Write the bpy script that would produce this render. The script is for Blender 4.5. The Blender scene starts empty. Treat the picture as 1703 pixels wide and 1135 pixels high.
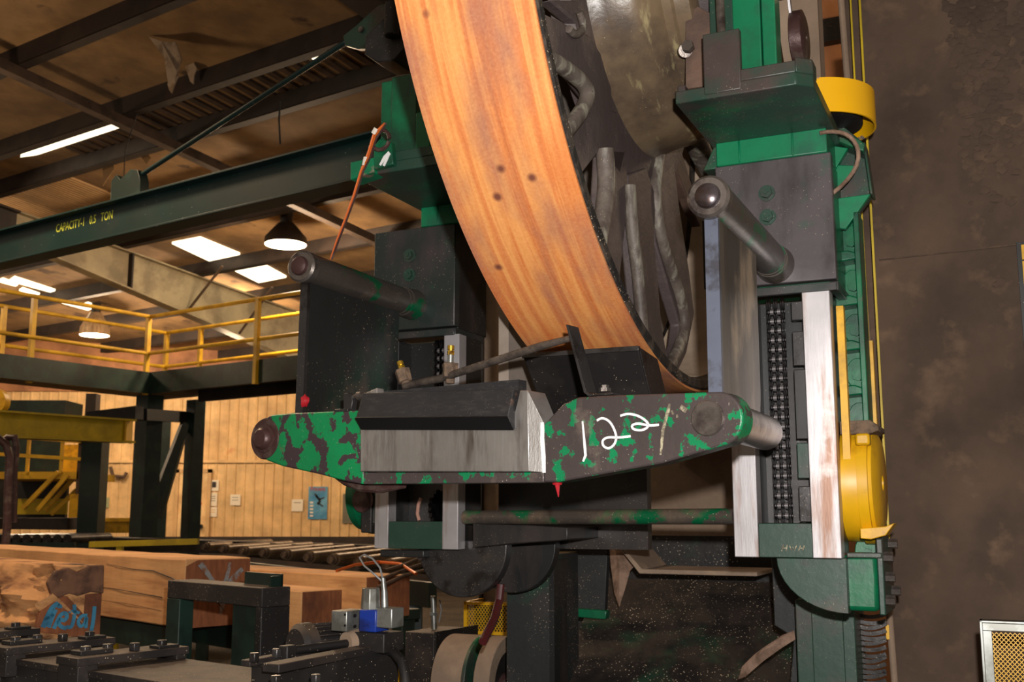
import bpy, bmesh, math, random
from mathutils import Vector, Matrix
random.seed(7)
W, H, FPX = 1703.0, 1135.0, 1800.0
TH = math.atan(0.16)
CZ = 1.6                      # eye height above the mill floor
ct, st = math.cos(TH), math.sin(TH)
scn = bpy.context.scene
COL = scn.collection

def ray(x, y):
    a = (x - W/2)/FPX; b = (H/2 - y)/FPX
    return (a, ct - b*st, st + b*ct)

class Fr:
    """a vertical-axis working frame: s runs right, d runs away, z is height relative to eye level"""
    def __init__(self, deg, ox=0, oy=0):
        self.a = math.radians(deg); self.c = math.cos(self.a); self.n = math.sin(self.a)
        self.ox, self.oy = ox, oy
    def P(self, s, d, z):
        return Vector((self.ox + s*self.c + d*self.n, self.oy - s*self.n + d*self.c, z + CZ))
    def _sd(self, x, y):
        r = ray(x, y)
        return r[0]*self.c - r[1]*self.n, r[0]*self.n + r[1]*self.c, r[2]
    def _o(self):
        return -(self.ox*self.c - self.oy*self.n), -(self.ox*self.n + self.oy*self.c)
    def unp(self, x, y, d):
        rs, rd, rz = self._sd(x, y); o = self._o(); t = (d - o[1])/rd
        return (o[0] + t*rs, t*rz)
    def uns(self, x, y, s):
        rs, rd, rz = self._sd(x, y); o = self._o(); t = (s - o[0])/rs
        return (o[1] + t*rd, t*rz)
    def unz(self, x, y, z):
        rs, rd, rz = self._sd(x, y); o = self._o(); t = z/rz
        return (o[0] + t*rs, o[1] + t*rd)
M = Fr(24.8)       # band mill
R = Fr(34.7)       # roof, walkway, jib beam
T = Fr(45.5)       # timbers
G = Fr(0)          # far wall

# ---------------------------------------------------------------- mesh builder
class MB:
    def __init__(self): self.v = []; self.f = []
    def add(self, vs, fs):
        n = len(self.v); self.v += [Vector(p) for p in vs]; self.f += [tuple(i+n for i in f) for f in fs]; return self
    def loft(self, A, B):
        n = len(A)
        return self.add(list(A)+list(B), [tuple(range(n))[::-1], tuple(range(n, 2*n))] + [(i, (i+1) % n, n+(i+1) % n, n+i) for i in range(n)])
    def prism(self, fr, pts, d0, d1):
        return self.loft([fr.P(s, d0, z) for s, z in pts], [fr.P(s, d1, z) for s, z in pts])
    def prismz(self, fr, pts, z0, z1):
        return self.loft([fr.P(s, d, z0) for s, d in pts], [fr.P(s, d, z1) for s, d in pts])
    def prisms(self, fr, pts, s0, s1):
        return self.loft([fr.P(s0, d, z) for d, z in pts], [fr.P(s1, d, z) for d, z in pts])
    def box(self, fr, s0, s1, d0, d1, z0, z1):
        return self.prismz(fr, [(s0, d0), (s1, d0), (s1, d1), (s0, d1)], z0, z1)
    def tube(self, p0, p1, r, n=16, r2=None, caps=True):
        p0, p1 = Vector(p0), Vector(p1); r2 = r if r2 is None else r2
        ax = (p1-p0).normalized(); u = ax.orthogonal().normalized(); w = ax.cross(u)
        A = [p0 + (u*math.cos(2*math.pi*i/n) + w*math.sin(2*math.pi*i/n))*r for i in range(n)]
        B = [p1 + (u*math.cos(2*math.pi*i/n) + w*math.sin(2*math.pi*i/n))*r2 for i in range(n)]
        fs = [(i, (i+1) % n, n+(i+1) % n, n+i) for i in range(n)]
        if caps: fs += [tuple(range(n))[::-1], tuple(range(n, 2*n))]
        return self.add(A+B, fs)
    def path(self, pts, r, n=8):
        pts = [Vector(p) for p in pts]; rings = []; k = len(pts)
        t0 = (pts[1]-pts[0]).normalized(); u = t0.orthogonal().normalized()
        for i, p in enumerate(pts):
            t = (pts[min(i+1, k-1)] - pts[max(i-1, 0)]).normalized()
            u = (u - t*u.dot(t)).normalized(); w = t.cross(u)
            rr = r[i] if isinstance(r, (list, tuple)) else r
            rings.append([p + (u*math.cos(2*math.pi*j/n) + w*math.sin(2*math.pi*j/n))*rr for j in range(n)])
        vs = [q for rg in rings for q in rg]
        fs = [(i*n+j, i*n+(j+1) % n, (i+1)*n+(j+1) % n, (i+1)*n+j) for i in range(k-1) for j in range(n)]
        fs += [tuple(range(n))[::-1], tuple(range((k-1)*n, k*n))]
        return self.add(vs, fs)
    def lathe(self, c, axis, prof, n=48, closed=True, a0=0.0, a1=2*math.pi):
        """prof: (distance along the axis, radius)"""
        c = Vector(c); ax = Vector(axis).normalized(); u = ax.orthogonal().normalized()
        if abs(ax.z) < .5: u = Vector((0, 0, 1)); u = (u - ax*u.dot(ax)).normalized()
        w = ax.cross(u); full = abs(a1-a0-2*math.pi) < 1e-6; m = n if full else n+1; k = len(prof)
        vs = []
        for i in range(m):
            an = a0 + (a1-a0)*i/n; dr = u*math.cos(an) + w*math.sin(an)
            vs += [c + ax*t + dr*r for t, r in prof]
        fs = []
        for i in range(n):
            i2 = (i+1) % m
            for j in range(k if closed else k-1):
                j2 = (j+1) % k
                fs.append((i*k+j, i*k+j2, i2*k+j2, i2*k+j))
        if closed and not full: fs += [tuple(range(k)), tuple(range((m-1)*k, m*k))[::-1]]
        return self.add(vs, fs)
    def hexa(self, c, ax, r, h):
        c = Vector(c); ax = Vector(ax).normalized()
        return self.tube(c, c+ax*h, r, n=6)
    def ribbon(self, fn, pts, w, d0, d1, steps=None):
        """flat stroke of width w through local 2D points; fn(a, d, b) maps to space"""
        pts = [Vector((p[0], p[1])) for p in pts]; k = len(pts); L = []; Rr = []
        for i, p in enumerate(pts):
            t = (pts[min(i+1, k-1)] - pts[max(i-1, 0)]).normalized(); nn = Vector((-t.y, t.x))
            ww = (w[i] if isinstance(w, (list, tuple)) else w)/2
            L.append(p+nn*ww); Rr.append(p-nn*ww)
        vs = []
        for d in (d0, d1):
            for i in range(k): vs += [fn(L[i].x, d, L[i].y), fn(Rr[i].x, d, Rr[i].y)]
        o = 2*k; fs = []
        for i in range(k-1):
            fs += [(2*i, 2*i+1, 2*i+3, 2*i+2), (o+2*i, o+2*i+2, o+2*i+3, o+2*i+1),
                   (2*i, 2*i+2, o+2*i+2, o+2*i), (2*i+1, o+2*i+1, o+2*i+3, 2*i+3)]
        fs += [(0, o, o+1, 1), (2*k-2, 2*k-1, o+2*k-1, o+2*k-2)]
        return self.add(vs, fs)

def build(name, mb, mat, parent=None, bevel=0.0, label=None, smooth=True, ang=35):
    me = bpy.data.meshes.new(name)
    vs = mb.v
    if parent is not None:
        inv = parent['_m'] if False else ROOTS[parent.name].inverted()
        vs = [inv @ p for p in vs]; M0 = None
    else:
        c = Vector((0, 0, 0))
        for p in vs: c += p
        c /= len(vs); zmin = min(p.z for p in vs); c.z = zmin
        vs = [p - c for p in vs]; M0 = c
    me.from_pydata([tuple(p) for p in vs], [], mb.f)
    bm = bmesh.new(); bm.from_mesh(me); bmesh.ops.recalc_face_normals(bm, faces=bm.faces); bm.to_mesh(me); bm.free()
    me.materials.append(mat)
    if smooth:
        for p in me.polygons: p.use_smooth = True
        me.set_sharp_from_angle(angle=math.radians(ang))
    o = bpy.data.objects.new(name, me); COL.objects.link(o)
    if parent is not None:
        o.parent = parent; ROOTS[o.name] = ROOTS[parent.name]
    else:
        o.location = M0; ROOTS[o.name] = Matrix.Translation(M0)
    if bevel > 0:
        b = o.modifiers.new('Bevel', 'BEVEL'); b.width = bevel; b.segments = 2; b.limit_method = 'ANGLE'; b.angle_limit = math.radians(40)
    if label: o['label'] = label
    return o
ROOTS = {}
def thing(name, label, cat, fr, s, d, z, group=None):
    o = bpy.data.objects.new(name, None); COL.objects.link(o); o.empty_display_size = .1
    o.location = fr.P(s, d, z); o.rotation_euler = (0, 0, -fr.a)
    o['label'] = label; o['category'] = cat
    if group: o['group'] = group
    ROOTS[o.name] = Matrix.Translation(fr.P(s, d, z)) @ Matrix.Rotation(-fr.a, 4, 'Z')
    return o
def tag(o, label, cat, group=None):
    o['label'] = label; o['category'] = cat
    if group: o['group'] = group
    return o
def struct(name, mb, mat, **k):
    o = build(name, mb, mat, **k); o['kind'] = 'structure'; return o
def copy_part(src, parent, off):
    c = src.copy(); COL.objects.link(c); c.parent = parent
    c.location = Vector(src.location) + Vector(off); ROOTS[c.name] = ROOTS[parent.name]
    return c
def copy_tree(o, parent=None):
    c = o.copy(); COL.objects.link(c); c.parent = parent
    for ch in list(o.children): copy_tree(ch, c)
    return c
def text_mb(body, size, fn, ext=0.0008, shear=0.0, sx=1.0):
    cu = bpy.data.curves.new('txt', 'FONT'); cu.body = body; cu.size = size; cu.extrude = ext; cu.shear = shear
    cu.align_x = 'LEFT'; cu.resolution_u = 3
    o = bpy.data.objects.new('txt', cu); COL.objects.link(o)
    bpy.context.view_layer.update()
    me = bpy.data.meshes.new_from_object(o.evaluated_get(bpy.context.evaluated_depsgraph_get()))
    mb = MB(); mb.add([fn(v.co.x*sx, v.co.z, v.co.y) for v in me.vertices], [tuple(p.vertices) for p in me.polygons])
    bpy.data.objects.remove(o); bpy.data.curves.remove(cu); bpy.data.meshes.remove(me)
    return mb

# ---------------------------------------------------------------- materials
def lin(c):
    return tuple(((x/255)/12.92 if x/255 <= .04045 else ((x/255+.055)/1.055)**2.4) for x in c) + (1,)
def mat(name, base, c2=None, t=(.48, .58), scale=6, detail=8, c3=None, t3=(.55, .65), scale3=3, rough=.6, metal=0.0, bump=.0, bscale=40,
        stretch=(1, 1, 1), stretch3=(1, 1, 1), dust=None, dustamt=.6, speck=None, speckscale=220, speckr=.16, rough2=None, emit=None, estr=0, var=.25, vscale=2.5, metal2=None):
    m = bpy.data.materials.new(name); m.use_nodes = True; nt = m.node_tree; N = nt.nodes; L = nt.links
    bs = N['Principled BSDF']
    tc = N.new('ShaderNodeTexCoord')
    def mp(stv):
        q = N.new('ShaderNodeMapping'); q.inputs['Scale'].default_value = stv; L.new(tc.outputs['Object'], q.inputs['Vector']); return q.outputs[0]
    def noise(sc, stv, det=detail, rg=.6):
        n = N.new('ShaderNodeTexNoise'); n.inputs['Scale'].default_value = sc; n.inputs['Detail'].default_value = det; n.inputs['Roughness'].default_value = rg
        L.new(mp(stv), n.inputs['Vector']); return n.outputs['Fac']
    def ramp(f, a, b, lo=0., hi=1.):
        r = N.new('ShaderNodeMapRange'); r.inputs['From Min'].default_value = a; r.inputs['From Max'].default_value = b
        r.inputs['To Min'].default_value = lo; r.inputs['To Max'].default_value = hi; r.clamp = True
        L.new(f, r.inputs['Value']); return r.outputs['Result']
    def mix(f, a, b, typ='MIX'):
        x = N.new('ShaderNodeMix'); x.data_type = 'RGBA'; x.blend_type = typ
        if isinstance(f, float): x.inputs[0].default_value = f
        else: L.new(f, x.inputs[0])
        for i, q in ((6, a), (7, b)):
            if isinstance(q, tuple): x.inputs[i].default_value = q
            else: L.new(q, x.inputs[i])
        return x.outputs[2]
    col = lin(base); f2 = None
    if c2: f2 = ramp(noise(scale, stretch), *t); col = mix(f2, col, lin(c2))
    if c3: col = mix(ramp(noise(scale3, stretch3), *t3), col, lin(c3))
    if var:
        vv = ramp(noise(vscale, (1, 1, 1), 5), .3, .7, 1-var, 1+var)
        cc = N.new('ShaderNodeCombineColor')
        for i in range(3): L.new(vv, cc.inputs[i])
        col = mix(1.0, col, cc.outputs[0], 'MULTIPLY')
    if dust:
        g = N.new('ShaderNodeNewGeometry'); sp = N.new('ShaderNodeSeparateXYZ'); L.new(g.outputs['Normal'], sp.inputs[0])
        mm = N.new('ShaderNodeMath'); mm.operation = 'MULTIPLY'; L.new(ramp(sp.outputs[2], .3, .8, 0, dustamt), mm.inputs[0]); L.new(ramp(noise(14, (1, 1, 1)), .3, .55), mm.inputs[1])
        col = mix(mm.outputs[0], col, lin(dust))
    if speck:
        vo = N.new('ShaderNodeTexVoronoi'); vo.inputs['Scale'].default_value = speckscale; L.new(mp((1, 1, 1)), vo.inputs['Vector'])
        mm = N.new('ShaderNodeMath'); mm.operation = 'MULTIPLY'
        L.new(ramp(vo.outputs['Distance'], speckr, speckr*.7), mm.inputs[0]); L.new(ramp(noise(5, (1, 1, 1), 3), .42, .62), mm.inputs[1])
        col = mix(mm.outputs[0], col, lin(speck))
    if isinstance(col, tuple): bs.inputs['Base Color'].default_value = col
    else: L.new(col, bs.inputs['Base Color'])
    bs.inputs['Roughness'].default_value = rough; bs.inputs['Metallic'].default_value = metal
    if rough2 is not None and f2 is not None: L.new(ramp(f2, 0, 1, rough, rough2), bs.inputs['Roughness'])
    if metal2 is not None and f2 is not None: L.new(ramp(f2, 0, 1, metal, metal2), bs.inputs['Metallic'])
    if bump:
        bn = N.new('ShaderNodeBump'); bn.inputs['Strength'].default_value = bump; bn.inputs['Distance'].default_value = .004
        L.new(noise(bscale, stretch), bn.inputs['Height']); L.new(bn.outputs[0], bs.inputs['Normal'])
    if emit:
        bs.inputs['Emission Color'].default_value = lin(emit); bs.inputs['Emission Strength'].default_value = estr
    return m
DUST = (150, 122, 92); SPK = (200, 180, 150)
m = {}
m['rust'] = None
m['casting'] = mat('grimy casting', (78, 67, 66), (100, 88, 82), t=(.5, .7), scale=5, c3=(120, 112, 98), t3=(.68, .74), scale3=9, stretch3=(1, 1, .25), rough=.6, bump=.5, bscale=60, speck=SPK, speckscale=90, speckr=.10)
m['spoke'] = mat('spoke iron', (108, 98, 90), (80, 70, 64), t=(.42, .62), scale=12, c3=(160, 156, 140), t3=(.50, .66), scale3=22, stretch3=(1, 1, .15), rough=.55, bump=.5, bscale=60, speck=SPK, speckscale=90, speckr=.12)
m['hub'] = mat('oily hub', (128, 108, 84), (88, 74, 62), t=(.42, .6), scale=4, c3=(164, 150, 112), t3=(.60, .68), scale3=7, stretch3=(3, 1, .5), rough=.3, bump=.2, speck=SPK, speckscale=80, speckr=.1)
m['rimside'] = mat('black rim edge', (38, 34, 32), (70, 62, 54), scale=20, rough=.6, speck=SPK, speckscale=120, speckr=.2)
m['green_grime'] = mat('grimy green paint', (38, 66, 54), (14, 96, 58), t=(.54, .68), scale=5, c3=(72, 60, 58), t3=(.48, .62), scale3=4, rough=.42, bump=.15, speck=SPK, speckscale=110, speckr=.12)
m['green_block'] = mat('dark worn green block paint', (42, 50, 48), (10, 86, 54), t=(.57, .68), scale=4.5, c3=(66, 58, 60), t3=(.46, .6), scale3=5, stretch3=(1, 1, .5), rough=.38, metal=.1, bump=.1, speck=SPK, speckscale=110, speckr=.13)
m['green_bright'] = mat('bright green paint', (10, 116, 76), (34, 84, 66), t=(.5, .7), scale=7, c3=(128, 100, 88), t3=(.63, .67), scale3=8, rough=.4, bump=.1)
m['green_mid'] = mat('mid green paint', (8, 104, 66), (20, 68, 50), t=(.45, .62), scale=6, c3=(100, 84, 76), t3=(.63, .7), scale3=8, rough=.35, bump=.15)
m['green_dark'] = mat('dark green paint', (12, 34, 28), (22, 46, 38), scale=5, c3=(50, 44, 40), t3=(.6, .75), rough=.45)
m['green_beam'] = mat('blue green beam paint', (13, 42, 40), (30, 44, 43), t=(.45, .7), scale=4, rough=.4, speck=(150, 160, 155), speckscale=30, speckr=.08)
m['chip'] = mat('chipped green paint', (10, 126, 72), (62, 50, 54), t=(.51, .53), scale=19, detail=10, c3=(104, 82, 74), t3=(.62, .68), scale3=6, rough=.38, bump=.5, bscale=30, stretch=(1, 1, 1), speck=(190, 180, 165), speckscale=80, speckr=.10)
m['chip2'] = mat('heavily worn green paint', (16, 122, 76), (84, 75, 74), t=(.43, .455), scale=24, detail=12, c3=(118, 106, 98), t3=(.58, .7), scale3=9, rough=.35, metal=0, metal2=.35, bump=.4, bscale=40, speck=(200, 190, 175), speckscale=90, speckr=.12)
m['steel'] = mat('machined steel', (168, 164, 160), (110, 102, 96), t=(.5, .7), scale=4, stretch=(4, 1, 1), c3=(176, 174, 172), t3=(.5, .7), scale3=20, stretch3=(5, 1, .4), rough=.36, metal=.7, bump=.15, bscale=60)
m['polish'] = mat('polished way', (190, 186, 188), (150, 118, 102), t=(.5, .64), scale=8, stretch=(2, 1, .25), c3=(212, 210, 210), rough=.42, metal=.55, bump=.08, bscale=50)
m['steel_dark'] = mat('dark oiled steel', (70, 68, 68), (48, 44, 42), scale=8, c3=(96, 86, 76), t3=(.55, .7), rough=.35, metal=.6, bump=.2, speck=SPK, speckscale=130, speckr=.15)
m['blackblock'] = mat('black phenolic guide', (34, 34, 36), (56, 54, 52), t=(.5, .75), scale=30, stretch=(1, 1, 4), rough=.6, c3=(96, 72, 60), t3=(.70, .76), scale3=12, speck=(120,112,104), speckscale=150, speckr=.12)
m['plate'] = mat('oily swing plate', (34, 36, 36), (20, 50, 38), t=(.5, .7), scale=4, c3=(66, 58, 52), t3=(.56, .7), scale3=5, rough=.4, speck=SPK, speckscale=90, speckr=.14, bump=.15)
m['plate_r'] = mat('dusty swing plate', (108, 98, 86), (70, 64, 58), t=(.42, .6), scale=7, stretch=(1, 1, .2), c3=(168, 150, 128), t3=(.56, .68), scale3=5, stretch3=(1, 1, .5), rough=.4, metal=.3, bump=.15)
m['edge'] = mat('blued plate edge', (96, 102, 118), (70, 70, 78), scale=12, rough=.35, metal=.4)
m['tube'] = mat('worn pivot tube', (84, 76, 70), (14, 100, 62), t=(.56, .60), scale=9, stretch=(1, .6, 1), c3=(116, 100, 84), t3=(.55, .68), scale3=6, rough=.32, metal=.35, bump=.35, bscale=30, speck=SPK, speckscale=100, speckr=.14)
m['cap'] = mat('worn steel cap', (120, 112, 106), (76, 66, 64), t=(.45, .6), scale=14, rough=.32, metal=.7, bump=.25)
m['pin'] = mat('smooth steel pin', (104, 98, 104), (84, 70, 66), scale=9, rough=.22, metal=.8)
m['pinrust'] = mat('brown pin', (76, 52, 50), (110, 96, 88), t=(.5, .7), scale=14, rough=.4, metal=.3, bump=.4)
m['chain'] = mat('oiled chain', (52, 50, 52), (36, 32, 32), scale=30, rough=.28, metal=.85)
m['inside'] = mat('dark oily channel', (34, 34, 34), (52, 46, 44), scale=6, stretch=(1, 1, .3), rough=.4, c3=(24, 60, 48), t3=(.62, .7), speck=SPK, speckscale=130, speckr=.12)
m['brown'] = mat('sawdust caked sheet', (148, 126, 106), (122, 104, 90), t=(.4, .65), scale=3, c3=(168, 144, 120), t3=(.5, .75), scale3=6, rough=.9, bump=.5, bscale=70)
m['brownwall'] = mat('sawdust caked guard sheet', (88, 70, 57), (72, 58, 48), t=(.4, .62), scale=4, c3=(108, 86, 68), t3=(.55, .72), scale3=9, rough=.95, bump=.8, bscale=26, var=.3, vscale=1.6)
m['base'] = mat('grimy base', (34, 36, 36), (48, 44, 42), t=(.45, .65), scale=5, c3=(14, 62, 44), t3=(.58, .68), scale3=3, rough=.6, dust=DUST, speck=SPK, speckscale=110, speckr=.17, bump=.3)
m['basedust'] = mat('sawdust sprinkled base', (22, 20, 20), (38, 33, 31), t=(.45, .65), scale=7, c3=(10, 52, 36), t3=(.56, .66), scale3=4, rough=.6, dust=(110, 90, 76), dustamt=.14, speck=(200, 180, 155), speckscale=95, speckr=.22, bump=.6)
m['sawdust'] = mat('pile of sawdust', (150, 122, 104), (98, 76, 62), t=(.4, .6), scale=14, rough=1, bump=1, bscale=60)
m['yellow'] = mat('yellow safety paint', (226, 172, 18), (196, 146, 14), scale=8, c3=(130, 100, 60), t3=(.64, .72), scale3=8, rough=.4)
m['yellow_worn'] = mat('chipped yellow paint', (236, 176, 10), (120, 112, 108), t=(.6, .63), scale=9, rough=.38, var=.12)
m['yellow_bg'] = mat('yellow walkway paint', (214, 168, 30), (190, 146, 24), scale=3, rough=.5)
m['olive'] = mat('dull yellow crane beam', (196, 168, 26), (172, 148, 22), scale=2, rough=.5)
m['roof'] = mat('stained insulation', (142, 112, 74), (118, 92, 62), t=(.4, .62), scale=1.2, c3=(84, 64, 46), t3=(.62, .68), scale3=1.6, rough=.95, bump=.3, bscale=8)
m['purlin'] = mat('brown purlin', (34, 26, 23), (46, 35, 30), scale=3, rough=.7)
m['rafter'] = mat('grey rafter paint', (150, 138, 110), (128, 116, 92), scale=2, c3=(90, 70, 50), t3=(.66, .74), rough=.6)
m['brace'] = mat('dusty brown strut', (82, 64, 50), (64, 50, 40), scale=4, rough=.8)
m['tan'] = mat('tan wall sheet', (216, 182, 130), (200, 164, 114), t=(.4, .65), scale=1.5, stretch=(1, 1, .4), c3=(176, 120, 76), t3=(.66, .76), scale3=1.2, rough=.6)
m['tan2'] = mat('stained tan upper sheet', (166, 116, 80), (140, 96, 66), scale=1.5, rough=.7)
m['floor'] = mat('oily concrete', (58, 50, 42), (40, 35, 30), scale=1.5, rough=.9, speck=SPK, speckscale=20)
m['black'] = mat('black grimy metal', (24, 22, 22), (36, 32, 30), scale=6, rough=.55, speck=SPK, speckscale=90, speckr=.12)
m['blackdust'] = mat('black metal under sawdust', (34, 29, 28), (50, 42, 38), scale=6, rough=.6, dust=(88, 72, 58), dustamt=.75, speck=SPK, speckscale=90, speckr=.15)
m['alu'] = mat('aluminium', (150, 152, 148), (118, 118, 112), scale=10, rough=.35, metal=.7)
m['blue'] = mat('blue anodised valve', (24, 52, 140), (20, 34, 90), scale=10, rough=.35)
m['white'] = mat('white paper', (228, 220, 204), rough=.8, var=.05)
m['mark'] = mat('white paint marker', (240, 240, 238), rough=.5, var=.04)
m['markfaint'] = mat('faint chalk mark', (176, 168, 140), (110, 100, 84), t=(.4, .5), scale=60, rough=.8)
m['stencil'] = mat('yellow stencil paint', (206, 214, 70), rough=.6, var=.1)
m['spray'] = mat('blue spray paint', (58, 128, 160), (44, 100, 130), scale=10, rough=.7)
m['redpaint'] = mat('red marker paint', (170, 30, 40), rough=.4, var=.1)
m['copper'] = mat('orange wire', (214, 104, 40), rough=.35, metal=.3, var=.1)
m['grey'] = mat('grey cabinet', (104, 102, 88), rough=.5)
m['poster'] = mat('blue poster', (54, 128, 178), (120, 176, 200), t=(.4, .7), scale=3, rough=.4)
m['red'] = mat('red print', (196, 50, 40), rough=.5)
m['roller'] = mat('worn roller steel', (150, 128, 100), (120, 100, 78), scale=6, rough=.4, metal=.5)
m['lampglow'] = mat('lit lamp lens', (255, 244, 220), rough=.4, emit=(255, 240, 210), estr=14, var=0)
m['skyglow'] = mat('daylit translucent panel', (255, 244, 214), rough=.5, emit=(255, 240, 205), estr=2.6, var=0)
m['lampshade'] = mat('ribbed lamp reflector', (186, 160, 128), (160, 134, 104), scale=20, stretch=(1, 1, .1), rough=.3, metal=.2)
m['block_r'] = mat('worn grey block paint', (84, 78, 80), (24, 92, 66), t=(.56, .68), scale=4, c3=(58, 52, 54), t3=(.48, .62), scale3=6, stretch3=(1, 1, .4), rough=.36, metal=.1, bump=.1, speck=SPK, speckscale=110, speckr=.12)
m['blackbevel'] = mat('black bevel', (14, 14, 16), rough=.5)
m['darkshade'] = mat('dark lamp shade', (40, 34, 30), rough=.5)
m['innersheet'] = mat('grey brown sheet', (156, 142, 130), (132, 120, 108), t=(.4, .65), scale=3, rough=.9)
m['deckrib'] = mat('tan decking rib', (176, 142, 98), rough=.7)
m['rollerpin'] = mat('glint toned chain roller', (150, 146, 148), rough=.3, metal=.75)  # paler than the links: roller highlights put into the base colour
m['housing'] = mat('rusty brown housing', (104, 80, 66), (80, 62, 54), t=(.4, .6), scale=9, rough=.7, bump=.6)
m['hose'] = mat('dark red hose', (74, 26, 26), rough=.5)
m['cable'] = mat('grey cable', (120, 120, 120), rough=.5)
m['brass'] = mat('brass fitting', (206, 168, 60), (130, 96, 50), t=(.5, .6), scale=60, rough=.3, metal=.8)
m['crust'] = mat('pitch crusted fitting', (120, 98, 78), (84, 68, 56), t=(.4, .6), scale=40, rough=.8, bump=1, bscale=90)

def wood(name, c1, c2, c3, ends=False):
    mm_ = mat(name, c1, c2, t=(.35, .65), scale=5, stretch=(.25, 1.6, 3), c3=c3, t3=(.56, .70), scale3=4, stretch3=(.3, 1, 2.5), rough=.75, bump=.4, bscale=20)
    return mm_
m['wood'] = wood('sawn oak', (222, 170, 114), (206, 150, 98), (168, 114, 72))
m['palebrown'] = mat('pale dusty sheet', (214, 192, 168), (186, 164, 142), t=(.4, .65), scale=3, rough=.9, bump=.4)
m['pinkwire'] = mat('pinkish wire', (176, 132, 116), rough=.5)
m['wood_end'] = mat('oak end grain', (148, 90, 54), (122, 70, 42), t=(.35, .65), scale=8, stretch=(1, 6, 1.5), c3=(88, 50, 32), t3=(.55, .7), rough=.8, bump=.3)
m['bark'] = mat('torn wane wood', (204, 150, 98), (122, 80, 50), t=(.45, .62), scale=6, stretch=(.5, 1, 2.2), c3=(54, 34, 24), t3=(.58, .66), scale3=5, stretch3=(.5, 1, 1.6), rough=.9, bump=1, bscale=22)

def rust_mat():
    mt = bpy.data.materials.new('rusted rim face'); mt.use_nodes = True; nt = mt.node_tree; N = nt.nodes; L = nt.links; bs = N['Principled BSDF']
    tc = N.new('ShaderNodeTexCoord')
    def noise(sc, stv, det=6, loc=(0, 0, 0), dist=0):
        q = N.new('ShaderNodeMapping'); q.inputs['Scale'].default_value = stv; q.inputs['Location'].default_value = loc
        L.new(tc.outputs['Object'], q.inputs['Vector'])
        n = N.new('ShaderNodeTexNoise'); n.inputs['Scale'].default_value = sc; n.inputs['Detail'].default_value = det; n.inputs['Distortion'].default_value = dist
        L.new(q.outputs[0], n.inputs['Vector']); return n.outputs['Fac']
    def cr(f, st_):
        r = N.new('ShaderNodeValToRGB'); L.new(f, r.inputs[0]); e = r.color_ramp.elements
        e[0].position, e[0].color = st_[0][0], lin(st_[0][1]); e[1].position, e[1].color = st_[-1][0], lin(st_[-1][1])
        for p, c in st_[1:-1]:
            x = e.new(p); x.color = lin(c)
        return r.outputs[0]
    def mix(f, a, b, typ='MIX', fac=None):
        x = N.new('ShaderNodeMix'); x.data_type = 'RGBA'; x.blend_type = typ
        if fac is not None: x.inputs[0].default_value = fac
        else: L.new(f, x.inputs[0])
        for i, q in ((6, a), (7, b)):
            if isinstance(q, tuple): x.inputs[i].default_value = q
            else: L.new(q, x.inputs[i])
        return x.outputs[2]
    streak = noise(1.0, (26, .9, .9), 5, dist=.4)
    base = cr(streak, [(.30, (170, 82, 36)), (.41, (208, 116, 56)), (.5, (236, 162, 88)), (.57, (216, 124, 60)), (.72, (182, 92, 46))])
    fine = noise(1.0, (110, 2.5, 2.5), 4)
    base = mix(fine, base, cr(fine, [(.3, (196, 110, 58)), (.7, (240, 172, 108))]), fac=.25)
    blot = noise(2.6, (2.4, 1, 1), 5, (3, 1, 2))
    r = N.new('ShaderNodeMapRange'); r.inputs['From Min'].default_value = .49; r.inputs['From Max'].default_value = .66; L.new(blot, r.inputs['Value'])
    base = mix(r.outputs[0], base, lin((160, 104, 84)))
    bl2 = noise(2.2, (1.6, 1, 1), 6, (9, 4, 6)); r5 = N.new('ShaderNodeMapRange'); r5.inputs['From Min'].default_value = .54; r5.inputs['From Max'].default_value = .72; L.new(bl2, r5.inputs['Value'])
    base = mix(r5.outputs[0], base, lin((206, 106, 44)))
    grain = noise(160, (1, 1, 1), 3)
    base = mix(grain, base, cr(grain, [(.3, (150, 80, 40)), (.7, (250, 190, 130))]), fac=.12)
    vo = N.new('ShaderNodeTexVoronoi'); vo.inputs['Scale'].default_value = 7; L.new(tc.outputs['Object'], vo.inputs['Vector'])
    r2 = N.new('ShaderNodeMapRange'); r2.inputs['From Min'].default_value = .1; r2.inputs['From Max'].default_value = .04; L.new(vo.outputs['Distance'], r2.inputs['Value'])
    base = mix(r2.outputs[0], base, lin((118, 66, 48)))
    L.new(base, bs.inputs['Base Color']); bs.inputs['Roughness'].default_value = .62; bs.inputs['Metallic'].default_value = 0.05
    return mt
m['rust'] = rust_mat()
# ================================================================ BAND MILL
SX, DX = Vector((M.c, -M.n, 0)), Vector((M.n, M.c, 0))   # machine s and d directions in the world
ZX = Vector((0, 0, 1))

def curve(pts, n=5):
    out = []; P_ = [pts[0]] + pts + [pts[-1]]
    for i in range(1, len(P_)-2):
        for k in range(n):
            t = k/n; p0, p1, p2, p3 = P_[i-1], P_[i], P_[i+1], P_[i+2]
            out.append(tuple(.5*((2*p1[j]) + (-p0[j]+p2[j])*t + (2*p0[j]-5*p1[j]+4*p2[j]-p3[j])*t*t + (-p0[j]+3*p1[j]-3*p2[j]+p3[j])*t**3) for j in (0, 1)))
    return out + [pts[-1]]

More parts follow.
